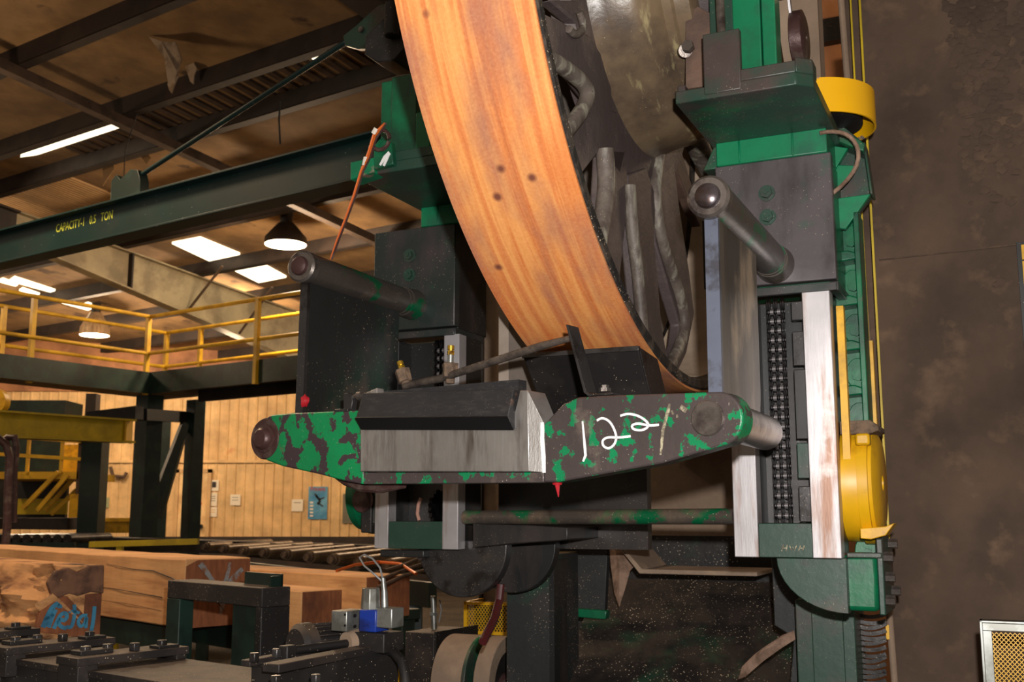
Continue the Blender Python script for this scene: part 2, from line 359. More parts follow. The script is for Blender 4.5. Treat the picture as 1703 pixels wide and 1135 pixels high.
# ---------------------------------------------------------------- band wheel
WV, WZ, WR, WU0, WU1 = 2.92, 1.56, 1.22, -1.105, -0.80
wheel = thing('band_wheel', 'huge cast iron band wheel with rusty orange rim hanging above the green arm', 'wheel', M, -0.95, WV, WZ)
wc = M.P(0, WV, WZ)
build('rim_face', MB().lathe(wc, SX, [(WU0, WR), (WU1, WR), (WU1, WR-.006), (WU0, WR-.006)], n=220), m['rust'], wheel, label='rust orange outer face of the wheel rim')
build('rim', MB().lathe(wc, SX, [(WU0+.002, WR-.005), (WU1-.001, WR-.005), (WU1+.004, WR-.012), (WU1+.004, WR-.034), (WU1-.03, WR-.045), (WU0+.03, WR-.05), (WU0+.002, WR-.034)], n=220), m['rimside'], wheel, label='dark speckled inner edge of the rim')
def wpt(u, r, a):   # a in degrees: 0 straight down, positive towards the camera
    a = math.radians(a)
    return M.P(u, WV - r*math.sin(a), WZ - r*math.cos(a))
build('rim_inside', MB().lathe(wc, SX, [(WU1-.028, WR-.0455), (WU0+.028, WR-.0505), (WU0+.028, WR-.054), (WU1-.028, WR-.049)], n=160), m['palebrown'], wheel, label='sawdust coated inside of the rim')
build('hub', MB().lathe(wc, SX, [(-1.02, .10), (-1.02, .34), (-.965, .50), (-.945, .515), (-.915, .50), (-.885, .492), (-.83, .485), (-.79, .465), (-.765, .435), (-.758, .425), (-.735, .423), (-.728, .415), (-.69, .408), (-.684, .395), (-.684, .10)], n=96), m['hub'], wheel, label='big rounded oily brown hub')
build('web_disc', MB().lathe(wc, SX, [(-1.0, .30), (-1.0, .60), (-.985, .60), (-.965, .61), (-.94, .60), (-.93, .52), (-.93, .30)], n=96), m['casting'], wheel)
build('bearing_cover', MB().lathe(wc, SX, [(-.69, .05), (-.69, .33), (-.64, .32), (-.62, .29), (-.6, .16), (-.52, .15), (-.52, .05)], n=64), m['casting'], wheel)
sp_mb = None
def spoke(a0, a1, r0=.50, r1=1.19, w0=.075, w1=.045, u0=-.955, u1=-.93, th=.075, curl=0):
    """tapered oval spoke from the hub to the rim"""
    mb = MB(); k = 9; rings = []
    for i in range(k):
        f = i/(k-1); r = r0+(r1-r0)*f; a = a0+(a1-a0)*f + curl*math.sin(math.pi*f); u = u0+(u1-u0)*f
        c = wpt(u, r, a); ar = math.radians(a); tan = DX*(-math.cos(ar)) + ZX*math.sin(ar)
        fl = 1 + .9*max(0, (.16-f)/.16) + .9*max(0, (f-.84)/.16)
        w = (w0+(w1-w0)*f)*fl; t = th*(1-.35*f)
        rings.append([c + SX*(t/2*math.copysign(abs(math.cos(q))**.7, math.cos(q))*1.0) + tan*(w/2*math.copysign(abs(math.sin(q))**.8, math.sin(q))) for q in [2*math.pi*j/14 for j in range(14)]])
    vs = [p for rg in rings for p in rg]; n = 14
    fs = [(i*n+j, i*n+(j+1) % n, (i+1)*n+(j+1) % n, (i+1)*n+j) for i in range(k-1) for j in range(n)]
    fs += [tuple(range(n))[::-1], tuple(range((k-1)*n, k*n))]
    return mb.add(vs, fs)
# two dished rows of spokes: broad ones leaning to the near flange, slim ones between
def wv(cx, cy, u): q_ = M.uns(840+cx*.5814, cy*.5814, u); return q_
def warm(name, pts, u, mt=None, label=None):
    build(name, MB().prisms(M, [wv(x, y, u) for x, y in pts], u-.035, u), mt or m['casting'], wheel, bevel=.006, label=label)
def ridge(pts, u, r, label='rounded flange with worn pale edge'):
    P_ = []
    for x, y in curve(pts, 4):
        d_, z_ = wv(x, y, u); P_.append(M.P(u-.012, d_, z_))
    mb = MB().path(P_, r, 12); build('spoke_flange', mb, m['spoke'], wheel, label=label)
UW = -.925
warm('spoke', [(130, 0), (262, 0), (285, 200), (236, 104), (200, 60)], UW-.01)
warm('spoke', [(80, 22), (240, 100), (300, 190), (310, 330), (262, 300), (215, 235), (190, 205), (108, 160)], UW)
warm('spoke', [(252, 285), (320, 320), (345, 430), (330, 500), (270, 432), (200, 525), (165, 440), (155, 405)], UW)
warm('spoke', [(285, 425), (345, 430), (352, 520), (346, 640), (325, 840), (285, 780), (272, 680)], UW)
warm('spoke', [(352, 500), (405, 480), (432, 560), (428, 700), (438, 800), (448, 930), (475, 1075), (440, 1075), (392, 980), (360, 650)], UW)
warm('spoke', [(415, 450), (480, 430), (500, 600), (528, 780), (542, 900), (520, 1010), (485, 1085), (460, 1050), (492, 990), (500, 930), (470, 830), (430, 690)], UW-.01)
warm('spoke', [(470, 430), (505, 430), (556, 600), (560, 650), (535, 600)], UW-.03, m['housing'])
ridge([(100, 150), (150, 172), (200, 205), (238, 240), (248, 275), (228, 320), (190, 370), (160, 410)], UW+.025, .020)
ridge([(297, 425), (302, 520), (292, 620), (275, 715)], UW+.02, .024)
ridge([(368, 530), (374, 640), (393, 800), (408, 1010)], UW+.02, .018)
ridge([(452, 440), (440, 560), (462, 700), (505, 830), (523, 930), (505, 1000), (475, 1062)], UW+.01, .019, 'curved brown flange')
ridge([(225, 30), (236, 75), (215, 96), (195, 80)], UW+.02, .010)
for k in range(8):
    a0 = -72-25*k
    build('spoke', spoke(a0, a0-4, w0=.16, w1=.11, u0=-.965, u1=-.955, th=.045), m['casting'], wheel)
    build('spoke_flange', spoke(a0+5, a0+1, r0=.60, w0=.052, w1=.046, u0=-.945, u1=-.935, th=.09), m['spoke'], wheel, label='rounded flange with worn pale edge')

# ---------------------------------------------------------------- slide heads
def head(tag_, uc, vf, plate_du, plate_front, plate_w, colw, label, glabel, m_block):
    h = thing('guide_slide', label, 'machine head', M, uc, vf, .58)
    zb, zt = .592, .928
    w = .152
    blk_ = build('block', MB().prism(M, [(uc-w, zb), (uc+w, zb), (uc+w, zt), (uc-w, zt)], vf, vf+.035), m_block, h, bevel=.003, label='flat front plate of the head')
    build('housing', MB().box(M, uc-w+.004, uc+w-.004, vf+.035, vf+.24, zb-.004, zt-.01), m['inside'] if tag_ == 'L' else m['green_mid'], h, bevel=.004)
    # open frame lip under the block
    lip = MB().box(M, uc-w, uc+w, vf-.004, vf+.012, zb-.03, zb-.008).box(M, uc+w-.018, uc+w+.004, vf, vf+.2, zb-.03, zb-.006).box(M, uc-w, uc-w+.016, vf, vf+.2, zb-.03, zb-.006)
    build('wiper_frame', lip, m['green_block'], h, bevel=.002)
    # hex bolts on the face
    for i, (dx, dz) in enumerate([(-.015, .20), (-.015, .265)]):
        p = M.P(uc+dx, vf, zb+dz-.02)
        build('bolt', MB().tube(p+DX*.002, p-DX*.004, .022, 24).hexa(p-DX*.003, -DX, .016, .014).tube(p-DX*.012, p-DX*.022, .007, 12), m['green_grime'], blk_)
    # neck between block and bracket plate
    n0, n1 = uc+plate_du-.145, uc+plate_du+.145
    nk = MB().box(M, n0, n1, vf-.01, vf+.16, zt-.002, .992).box(M, n0+.06, n0+.066, vf-.013, vf, zt, .99).box(M, n1-.09, n1-.084, vf-.013, vf, zt, .99)
    build('neck', nk, m['green_bright'], h, bevel=.003, label='bright green neck with weld beads')
    # bracket plate
    p0, p1 = uc+plate_du-plate_w/2, uc+plate_du+plate_w/2
    ch = .035
    build('bracket_plate', MB().prismz(M, [(p0, plate_front), (p1-ch, plate_front), (p1, plate_front+ch), (p1, vf+.22), (p0, vf+.22)], .990, 1.022), m['green_grime'], h, bevel=.003)
    build('bracket_rim', MB().box(M, p0, p0+.02, plate_front+.02, vf+.15, 1.022, 1.045).box(M, p0+.11, p1-ch, plate_front+.002, plate_front+.03, 1.022, 1.052).prismz(M, [(p1-ch, plate_front+.002), (p1, plate_front+ch), (p1, plate_front+ch+.05), (p1-ch, plate_front+.04)], 1.022, 1.06), m['green_grime'], h, bevel=.003)
    return h, p0, p1
UR, VR, UL, VL = -.532, 2.79, -1.74, 3.00
hr, rp0, rp1 = head('R', UR, VR, .0, 2.455, .325, .2, 'nearer slide head with worn grey block face, right of the wheel', None, m['block_r'])
hl, lp0, lp1 = head('L', UL, VL, .175, 2.62, .325, .2, 'farther slide head with dark green block, left of the rusty rim', None, m['green_block'])
# right column standing on the bracket plate
def column(h, u0, u1, d0, d1, z1, mt, z0=1.02):
    build('upright', MB().box(M, u0, u1, d0, d1, z0, z1), mt, h, bevel=.004)
column(hr, -.640, -.578, 2.60, 2.66, 2.2, m['green_grime'])
build('upright', MB().box(M, -.578, -.508, 2.59, 2.66, 1.02, 2.2), m['green_bright'], hr, bevel=.003, label='bright green upright with rubbed patches')
build('upright', MB().box(M, -.505, -.471, 2.592, 2.66, 1.02, 2.2), m['green_bright'], hr, bevel=.003)
# lug with stud on the plate front
build('lug', MB().box(M, -.622, -.532, 2.452, 2.475, 1.0, 1.155).prisms(M, [(2.475, 1.02), (2.60, 1.02), (2.475, 1.12)], -.58, -.57), m['green_grime'], hr, bevel=.003)
st_ = M.P(-.585, 2.50, 1.13)
build('stud', MB().tube(st_, M.P(-.60, 2.52, 1.9), .011).hexa(M.P(-.585, 2.497, 1.115), ZX, .021, .02).tube(M.P(-.585, 2.497, 1.135), M.P(-.585, 2.5, 1.165), .014), m['cap'], hr)
# bent grease line at the right corner
g = [M.P(UR+.13+.09*math.sin(q*math.pi*.5)*(1 if q < 1 else 1)-(.055*(q-1)**2 if q > 1 else 0), VR-.02+.03*q, .975+.012*math.sin(q*3)-.155*(q/1.8)**1.6) for q in [k*.12 for k in range(16)]]
build('grease_line', MB().path(g, .0055), m['sawdust'], hr, label='dusty bent grease line')
build('side_shadow', MB().box(M, UR-.20, UR-.152, VR+.03, VR+.1, .60, .86), m['black'], hr, bevel=.004)  # black box standing in for the cast shadow left of the head
build('neck_bracket', MB().prism(M, [(UR-.19, .93), (UR-.145, .93), (UR-.145, 1.0), (UR-.16, .99)], VR+.02, VR+.12), m['green_grime'], hr, bevel=.003)

# left head upper works: post, head of the post, clamp bracket
def U(x, y, d): return M.unp(x, y, d)
pL = U(636, 62, 2.80); pR = U(690, 62, 2.80); base = 1.045
build('upright', MB().box(M, pL[0], pL[0]+.05, 2.80, 2.90, base, 1.36).box(M, pL[0]+.05, pL[0]+.14, 2.78, 2.90, base, 1.36), m['green_mid'], hl, bevel=.003)
build('upright', MB().box(M, pL[0]+.15, pL[0]+.2, 2.76, 2.80, 1.03, 1.22), m['green_bright'], hl, bevel=.003)
s_, z_ = U(620, 130, 2.80)
build('post_head', MB().prism(M, [U(608, 60, 2.78), U(638, 30, 2.78), U(668, 50, 2.78), U(672, 80, 2.78), U(655, 100, 2.78), U(628, 103, 2.78), U(606, 90, 2.78)], 2.78, 2.9).tube(M.P(U(646, 60, 2.74)[0], 2.76, U(646, 62, 2.76)[1]), M.P(U(646, 60, 2.74)[0], 2.76, U(648, 6, 2.76)[1]), .024), m['black'], hl, bevel=.004)
build('clamp_lug', MB().prism(M, [U(621, 282, 2.6), U(621, 243, 2.6), U(632, 230, 2.6), U(650, 236, 2.6), U(654, 273, 2.6)], 2.60, 2.625), m['green_mid'], hl, bevel=.003)
build('bracket_toe', MB().prism(M, [U(583, 300, 2.6), U(583, 270, 2.6), U(622, 262, 2.6), U(622, 286, 2.6)], 2.598, 2.66), m['green_bright'], hl, bevel=.003)
c_ = M.P(*[U(633, 233, 2.58)[0], 2.58, U(633, 233, 2.58)[1]])
build('ring_bolt', MB().path([c_ + SX*.03*math.cos(q) + ZX*.03*math.sin(q) for q in [i*.5 for i in range(13)]], .006), m['pinrust'], hl)
build('marker_stroke', MB().ribbon(lambda a, d, b: M.P(a, d, b), [U(632, 275, 2.597), U(640, 262, 2.597), U(648, 254, 2.597)], [.006, .012, .012], 2.596, 2.5985).ribbon(lambda a, d, b: M.P(a, d, b), [U(638, 276, 2.597), U(643, 266, 2.597), U(647, 256, 2.597)], .007, 2.5955, 2.5985), m['mark'], hl, label='white painted chevron mark')

# wires running down from the ring bolt
def wpath(px, d): return [M.P(U(x, y, d)[0], d, U(x, y, d)[1]) for x, y in px]
for k, (off, mt) in enumerate([(0, 'copper'), (4, 'copper'), (8, 'pinrust')]):
    px = [(640+off*.3, 205), (622+off*.5, 222+off), (612+off*.4, 255+off), (600+off*.5, 285), (588+off*.5, 325), (572+off*.4, 370), (560+off*.4, 400), (550+off*.2, 432)]
    w_ = build('wire', MB().path(wpath(px, 2.545-.004*k), .0032, 6), m[mt])
    tag(w_, ['outermost orange wire hanging from the green post to the swing arm tube', 'middle orange wire of the three hanging from the green post', 'brownish innermost wire hanging from the green post behind the orange ones'][k], 'wire', 'wires hanging from the green post')
    if k == 0:
        for a, b in (((609, 262), (606, 276)), ((626, 214), (621, 223))):
            pp = build('wire_label', MB().tube(*wpath([a, b], 2.545), .008, 8), m['white'], w_, label='white wire marker')

# ---------------------------------------------------------------- guide rails (ways) under the heads
def rail(label, uc, vf, zbot, u0, u1, sw0, sw1, m1):
    r = thing('guide_column', label, 'guide rail', M, uc, vf, zbot)
    ztop = .565
    build('way', MB().box(M, u0, u0+sw0, vf, vf+.05, zbot, ztop), m1, r, bevel=.002, label='polished left way')
    build('way', MB().box(M, u1-sw1, u1, vf, vf+.05, zbot, ztop), m1, r, bevel=.002, label='polished right way')
    build('channel', MB().box(M, u0+.006, u1-.006, vf+.13, vf+.17, zbot+.01, ztop).box(M, u0+.01, u0+sw0, vf+.05, vf+.15, zbot+.01, ztop).box(M, u1-sw1, u1-.004, vf+.05, vf+.15, zbot+.01, ztop), m['inside'], r)
    build('bottom_block', MB().box(M, u0+sw0, u1-sw1, vf+.004, vf+.13, zbot, zbot+.085), m['green_grime'], r, bevel=.002)
    return r
rr = rail('nearer guide column with bright polished ways and a chain between, right', -.53, VR, -.108, -.664, -.399, .062, .07, m['polish'])
rl = rail('farther guide column with narrow polished ways, behind the green arm', -1.74, VL, -.108, -1.87, -1.57, .05, .055, m['polish'])
# plates in the channel to the right of the chain
for z0, z1, mt in ((.50, .55, 'steel_dark'), (.38, .47, 'steel_dark'), (.19, .37, 'inside'), (.09, .18, 'green_grime'), (-.02, .07, 'steel_dark')):
    build('wear_strip', MB().box(M, -.505, -.472, VR+.045, VR+.06, z0, z1), m[mt], rr, bevel=.002)
build('scratch_mark', MB().ribbon(lambda a, d, b: M.P(a, d, b), [(-.545, -.092), (-.54, -.075)], .0025, VR+.002, VR+.0045).ribbon(lambda a, d, b: M.P(a, d, b), [(-.534, -.092), (-.531, -.076)], .0025, VR+.002, VR+.0045).ribbon(lambda a, d, b: M.P(a, d, b), [(-.543, -.084), (-.532, -.084)], .0025, VR+.002, VR+.0045)
      .ribbon(lambda a, d, b: M.P(a, d, b), [(-.525, -.078), (-.521, -.09), (-.517, -.081), (-.513, -.09), (-.508, -.077)], .0025, VR+.002, VR+.0045)
      .ribbon(lambda a, d, b: M.P(a, d, b), [(-.503, -.09), (-.498, -.077)], .0025, VR+.002, VR+.0045).ribbon(lambda a, d, b: M.P(a, d, b), [(-.493, -.09), (-.489, -.077)], .0025, VR+.002, VR+.0045).ribbon(lambda a, d, b: M.P(a, d, b), [(-.502, -.084), (-.490, -.084)], .0025, VR+.002, VR+.0045), m['markfaint'], rr, label='scratched letters on the green foot')

# ---------------------------------------------------------------- roller chains
def chain(label, u, d, z0, z1, pitch, group=None, strands=2, tilt=0.0):
    c = thing('roller_chain', label, 'chain', M, u, d, z0, group)
    n = int((z1-z0)/pitch)
    wl = .013
    def pts(uu, zz, h, w_):
        return [(uu-w_, zz-h*.72), (uu-w_*.55, zz-h), (uu+w_*.55, zz-h), (uu+w_, zz-h*.72), (uu+w_*.55, zz), (uu+w_, zz+h*.72), (uu+w_*.55, zz+h), (uu-w_*.55, zz+h), (uu-w_, zz+h*.72), (uu-w_*.55, zz)]
    # side plates lie in the d-z plane, rollers run along s
    def link():
        mb = MB()
        for k in range(strands+1):
            uu = u - .018*strands/2*1.0 + k*.018*1.0
            for off in (-.003, .003):
                mb.prisms(M, [(d-.011, z0-.004), (d-.006, z0-.011), (d+.006, z0-.011), (d+.011, z0-.004), (d+.007, z0+pitch/2), (d+.011, z0+pitch+.004), (d+.006, z0+pitch+.011), (d-.006, z0+pitch+.011), (d-.011, z0+pitch-.0), (d-.007, z0+pitch/2)], uu+off-.0013, uu+off+.0013)
        return mb
    def roll():
        mb = MB()
        for k in range(strands):
            uu = u - .018*strands/2 + k*.018
            mb.tube(M.P(uu+.003, d, z0), M.P(uu+.015, d, z0), .0085, 14)
        mb.tube(M.P(u-.018*strands/2-.006, d, z0), M.P(u+.018*strands/2+.006, d, z0), .0038, 10)
        return mb
    l0 = build('chain_link', link(), m['chain'], c); r0 = build('chain_roller', roll(), m['rollerpin'], c)
    for i in range(1, n):
        if i % 2 == 0: copy_part(l0, c, (0, 0, pitch*i))
        else:
            q = copy_part(l0, c, (0.0, 0, pitch*i))
        copy_part(r0, c, (0, 0, pitch*i))
    return c
chain('nearer roller chain, long and glinting in the right guide column', -.548, VR+.062, -.055, .56, .0254, 'roller chains in the guide columns')
chain('farther roller chain, short, behind the valves of the left guide column', -1.665, VL+.062, .22, .56, .0254, 'roller chains in the guide columns')

# ---------------------------------------------------------------- swing arms
def swing(label, u, vf, vnear, zt, zb, vfar, th, mt, mtube, edge, mcap, near):
    a = thing('swing_arm', label, 'machine arm', M, u, vnear, zb)
    r = .043
    pt_ = build('pivot_tube', MB().tube(M.P(u, vnear+.012, zt), M.P(u, vf-.09, zt), r, 40), mtube, a)
    build('collar', MB().tube(M.P(u, vf-.088, zt), M.P(u, vf-.082, zt), r-.008, 36).tube(M.P(u, vf-.082, zt), M.P(u, vf-.072, zt), r+.001, 36).tube(M.P(u, vf-.06, zt), M.P(u, vf+.002, zt), r+.002, 36, r2=r+.008), m['tube'], a)
    build('spacer', MB().tube(M.P(u, vf-.074, zt), M.P(u, vf-.058, zt), r-.006, 36), m['pinrust'], a)
    build('end_ring', MB().lathe(M.P(u, vnear, zt), DX, [(0, r-.004), (0, .020), (.03, .020), (.03, r+.002), (.006, r+.002)], n=48), m['cap'], pt_, label='steel ring closing the tube')
    pr = .027
    build('pin', MB().lathe(M.P(u, vnear, zt), DX, [(-.016, .0001), (-.015, pr*.6), (-.010, pr*.9), (-.002, pr), (.02, pr), (.02, .0001)], n=40, closed=False), mcap, a)
    # plate with the front edge nearest the camera
    wp_ = build('web_plate', MB().prisms(M, [(vnear+.035, zt-.02), (vfar, zt-.025), (vfar-.005, zb+.05), (vfar-.02, zb), (vnear+.02, zb), (vnear+.025, zb+.1)], u-th/2, u+th/2), mt, a, bevel=.002)
    build('front_edge', MB().prisms(M, [(vnear+.034, zt-.035), (vnear+.030, zb), (vnear+.014, zb), (vnear+.022, zt-.035)], u-th/2-.001, u+th/2+.001), edge, wp_, label='bare front edge of the plate')
    return a
sr = swing('nearer swing arm with worn steel plate and pivot tube, below the right head', UR-.002, VR, 2.11, .643, .215, 2.50, .026, m['plate_r'], m['tube'], m['edge'], m['pin'], True)
sl = swing('farther swing arm with black oily plate, left of the wheel', UL-.002, VL, 2.385, .672, .20, 2.90, .022, m['plate'], m['tube'], m['steel_dark'], m['pinrust'], False)
pk = MB(); cc = (lambda q: M.P(q[0], 2.40, q[1]))(M.unp(505, 667, 2.395))
bm_ = bmesh.new(); bmesh.ops.create_icosphere(bm_, subdivisions=2, radius=.0135)
for v_ in bm_.verts: v_.co = v_.co*(1+.15*math.sin(9*v_.co.x*60+v_.co.z*80)) 
pk.add([cc + Vector((v_.co.x*.9, v_.co.y*.6, v_.co.z*1.3)) for v_ in bm_.verts], [tuple(v_.index for v_ in f.verts) for f in bm_.faces]); bm_.free()
build('marker_blob', pk, m['redpaint'], [c_ for c_ in sl.children if c_.name.startswith('web_plate')][0], label='red paint blob')

# ---------------------------------------------------------------- the green arm "122"
ox = M.P(UR, 2.085, 0)
A = Fr(24.8 + math.degrees(math.atan2(.25, 1.29)), ox.x, ox.y)     # origin at the right pin, s runs right
def a2(x, y, d=0.0): return A.unp(x, y, d)
def AP(a, d, b): return A.P(a, d, b)
AD = Vector((A.n, A.c, 0)); AS = Vector((A.c, -A.n, 0))
arm = thing('pressure_guide', 'chipped green guide arm marked 122 with a black guide block in its middle', 'machine arm', A, 0, 0, .12)
# right half
c1 = a2(1183, 698); rad = .054
arc = []
for q in range(80, -76, -13):
    arc.append((c1[0]+.012+rad*math.cos(math.radians(q)), c1[1]+rad*math.sin(math.radians(q))))
right = [a2(904, 803), a2(904, 706), a2(936, 672), a2(962, 661), a2(1010, 658)] + arc + [a2(1100, 771), a2(930, 802)]
arm_r = build('arm_right', MB().prism(A, right, 0, .052), m['chip2'], arm, bevel=.004, label='heavily worn right half of the arm')
# left half
c2 = a2(454, 729); r2 = .062; arc2 = []
for q in range(96, 262, 14): arc2.append((c2[0]+r2*math.cos(math.radians(q)), c2[1]+r2*math.sin(math.radians(q))))
left = [a2(604, 806), a2(604, 683), a2(560, 684), a2(490, 687)] + arc2 + [a2(470, 776), a2(530, 789), a2(575, 801)]
build('arm_left', MB().prism(A, left, 0, .052), m['chip'], arm, bevel=.004, label='green left half with flaking paint')
bb_ = build('bottom_bar', MB().prism(A, [a2(604, 806), a2(604, 786), a2(904, 786), a2(904, 803)], .0, .06), m['chip2'], arm, bevel=.002)
build('under_weld', MB().path([AP(a2(x, y)[0], .05, a2(x, y)[1]) for x, y in ((530, 788), (552, 799), (580, 807), (610, 811), (650, 808))], [.006, .013, .017, .014, .006], 10), m['pinrust'], arm, label='drooping weld bead under the arm')
# machined holder
build('holder_plate', MB().prism(A, [a2(603, 785), a2(603, 706), a2(612, 690), a2(860, 684), a2(868, 650), a2(881, 650), a2(884, 785)], -.008, .03).prism(A, [a2(603, 735), a2(603, 655), a2(625, 645), a2(625, 735)], .004, .03), m['steel'], arm, bevel=.002)
hk = MB().add([A.P(*(lambda q: (q[0], -.008, q[1]))(a2(881, 650))), A.P(*(lambda q: (q[0], -.008, q[1]))(a2(884, 785))), A.P(*(lambda q: (q[0], .004, q[1]))(a2(905, 786))), A.P(*(lambda q: (q[0], .004, q[1]))(a2(904, 707))),
               A.P(a2(881, 650)[0], .06, a2(881, 650)[1]), A.P(a2(884, 785)[0], .06, a2(884, 785)[1]), A.P(a2(905, 786)[0], .06, a2(905, 786)[1]), A.P(a2(904, 707)[0], .06, a2(904, 707)[1])],
              [(0, 1, 2, 3), (4, 7, 6, 5), (0, 4, 5, 1), (3, 2, 6, 7), (0, 3, 7, 4), (1, 5, 6, 2)])
build('holder_cheek', hk, m['steel'], arm, bevel=.001)
# black guide block: upper face sloping, dark bevel below
def blk(name, f, mt, lab=None, bev=.002): build(name, f, mt, arm, bevel=bev, label=lab)
b_t = [a2(607, 653), a2(856, 647)]
prof = [(.028, .0), (-.012, .0), (-.034, -.062), (-.012, -.088), (.028, -.088)]
def guide(s0, s1, zt0, zt1, mt):
    mb = MB(); A_ = [A.P(s0, d, zt0+z) for d, z in prof]; B_ = [A.P(s1, d, zt1+z) for d, z in prof]
    return mb.loft(A_, B_)
blk('guide_block', guide(b_t[0][0]+.004, b_t[1][0]+.006, a2(607, 655)[1], a2(856, 649)[1], m['blackblock']), m['blackblock'], 'black guide block with slanting face')
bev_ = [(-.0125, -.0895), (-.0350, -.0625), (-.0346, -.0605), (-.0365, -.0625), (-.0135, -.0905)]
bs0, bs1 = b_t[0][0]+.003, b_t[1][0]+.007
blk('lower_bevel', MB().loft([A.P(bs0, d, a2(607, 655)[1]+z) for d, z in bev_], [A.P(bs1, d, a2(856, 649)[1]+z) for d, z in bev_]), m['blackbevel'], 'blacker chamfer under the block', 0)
build('block_strip', MB().box(A, b_t[0][0], b_t[1][0]-.01, .028, .06, a2(607, 655)[1]-.03, a2(607, 655)[1]+.006), m['blackblock'], arm)
# pins
pc = a2(1177, 696)
build('pin', MB().lathe(A.P(pc[0], 0, pc[1]), AD, [(-.004, .0001), (-.004, .033), (-.002, .0355), (.02, .0355), (.02, .0001)], n=48, closed=False), m['cap'], arm, label='flat steel pin end with a scribed ring')
build('pin_tube', MB().tube(M.P(UR+.001, 2.14, .190), M.P(UR+.001, 2.575, .190), .041, 40).tube(M.P(UR+.001, 2.575, .190), M.P(UR+.001, 2.585, .190), .041, 40, r2=.036), m['cap'], arm, bevel=0)
pc2 = a2(441, 730)
build('pin', MB().lathe(A.P(pc2[0], 0, pc2[1]), AD, [(-.022, .0001), (-.021, .022), (-.016, .0275), (-.008, .030), (-.006, .038), (.01, .040), (.01, .0001)], n=48, closed=False), m['pinrust'], arm, label='brown domed pin end')
build('boss_ring', MB().lathe(A.P(pc2[0], 0, pc2[1]), AD, [(-.003, .001), (-.003, .052), (.002, .055), (.01, .055), (.01, .001)], n=40, closed=False), m['pinrust'], arm, label='bare brown ring round the left pin')
build('pin_tube', MB().tube(M.P(UL-.003, 2.40, .215), M.P(UL-.003, 2.85, .215), .038, 32), m['pinrust'], arm)
# hand-written marks
D0, D1 = -.0012, .0004
def stroke(pts, w): return MB().ribbon(AP, [a2(x, y, 0) for x, y in pts], w, D0, D1)
w1 = stroke([(969, 701), (971, 722), (973, 745), (974, 758), (970, 768)], [.0035, .0045, .006, .006, .004])
build('digit_one', w1, m['mark'], arm_r, label='hand-painted white 1')
for nm, pts in (('digit_two', [(993, 700), (1002, 696), (1013, 701), (1021, 713), (1025, 727), (1022, 739), (1013, 746), (1004, 742), (1003, 733), (1012, 728), (1030, 728), (1049, 726)]),
                ('digit_two', [(1032, 692), (1044, 689), (1058, 691), (1070, 697), (1078, 705), (1076, 712), (1066, 716), (1054, 714), (1052, 708), (1062, 705), (1080, 708), (1096, 707)])):
    build(nm, stroke(curve(pts), .0048), m['mark'], arm_r, label='hand-painted white looped 2')
build('weld_mark', stroke([(902, 703), (902, 730), (904, 760), (905, 787)], [.008, .010, .011, .008]), m['mark'], arm, label='bright white painted stripe at the joint')
build('chalk_mark', stroke([(1114, 672), (1111, 685), (1107, 700), (1103, 715), (1101, 735), (1099, 757)], [.004, .008, .006, .007, .006, .004]).ribbon(AP, [a2(1132, 677), a2(1142, 684)], .010, D0, D1).ribbon(AP, [a2(1117, 683), a2(1120, 690)], .004, D0, D1).ribbon(AP, [a2(1126, 690), a2(1127, 695)], .004, D0, D1), m['markfaint'], arm_r, label='rubbed chalk line')
dp = a2(914, 808)
build('paint_drip', MB().tube(A.P(dp[0], .03, dp[1]+.012), A.P(dp[0], .03, dp[1]+.002), .014, 10, r2=.010).tube(A.P(dp[0], .03, dp[1]+.003), A.P(dp[0]+.003, .03, dp[1]-.024), .006, 8, r2=.001), m['redpaint'], bb_, label='red paint drip hanging under the arm')

# ---------------------------------------------------------------- lubrication rod, valves, bracket
m['rodcrust'] = mat('crusty rod', (92, 82, 74), (64, 56, 52), t=(.4, .6), scale=30, rough=.5, metal=.3, bump=.6, bscale=80)
def AQ(x, y, d): q = A.unp(x, y, d); return A.P(q[0], d, q[1])
rod = thing('lubrication_rod', 'crusty steel rod rising rightwards above the black guide block', 'rod', A, a2(760, 640)[0], .07, a2(760, 650)[1])
build('shaft', MB().path([AQ(672, 643, .075), AQ(700, 636, .075), AQ(733, 630, .075), AQ(742, 627, .07), AQ(800, 608, .06), AQ(900, 576, .04), AQ(952, 562, .03)], [.0075, .009, .010, .0095, .0095, .0095, .007], 14), m['rodcrust'], rod)
br = thing('angle_bracket', 'thin bent steel bracket standing on the arm left of the rubbed chalk line', 'bracket', A, a2(985, 655)[0], .02, a2(985, 657)[1])
q = lambda x, y: a2(x, y, .02)
ob = [q(944, 541), q(948, 541), q(978, 652), q(984, 656), q(1021, 653), q(1022, 657), q(982, 660.5), q(974, 654)]
build('strip', MB().prism(A, ob, .012, .055), m['steel_dark'], br, bevel=.001)
bp = AQ(1006, 652, .03)
build('bolt', MB().hexa(bp, ZX, .013, .008).hexa(bp+ZX*.008, ZX, .009, .006), m['cap'], br)
def valve(x, y, tilt, tall, label, d):
    v = thing('oil_fitting', label, 'fitting', A, a2(x, y)[0], d, a2(x, y+25)[1]-.03, 'brass oil fittings on the rod')
    b = AQ(x, y, d)
    up = (ZX*math.cos(tilt) + AS*math.sin(tilt)).normalized()
    vb_ = build('body', MB().tube(b-up*.02, b+up*.014, .019, 6, r2=.021).tube(b-up*.036, b-up*.018, .012, 8), m['crust'], v, bevel=.002)
    if tall: build('stem', MB().tube(b+up*.014, b+up*.034, .0075, 12), m['alu'], v)
    t0 = .034 if tall else .014
    build('nipple', MB().tube(b+up*t0, b+up*(t0+.010), .009, 6).tube(b+up*(t0+.010), b+up*(t0+.013), .006, 10).tube(b+up*(t0+.013), b+up*(t0+.023), .0085, 12), m['brass'], vb_)
    return v
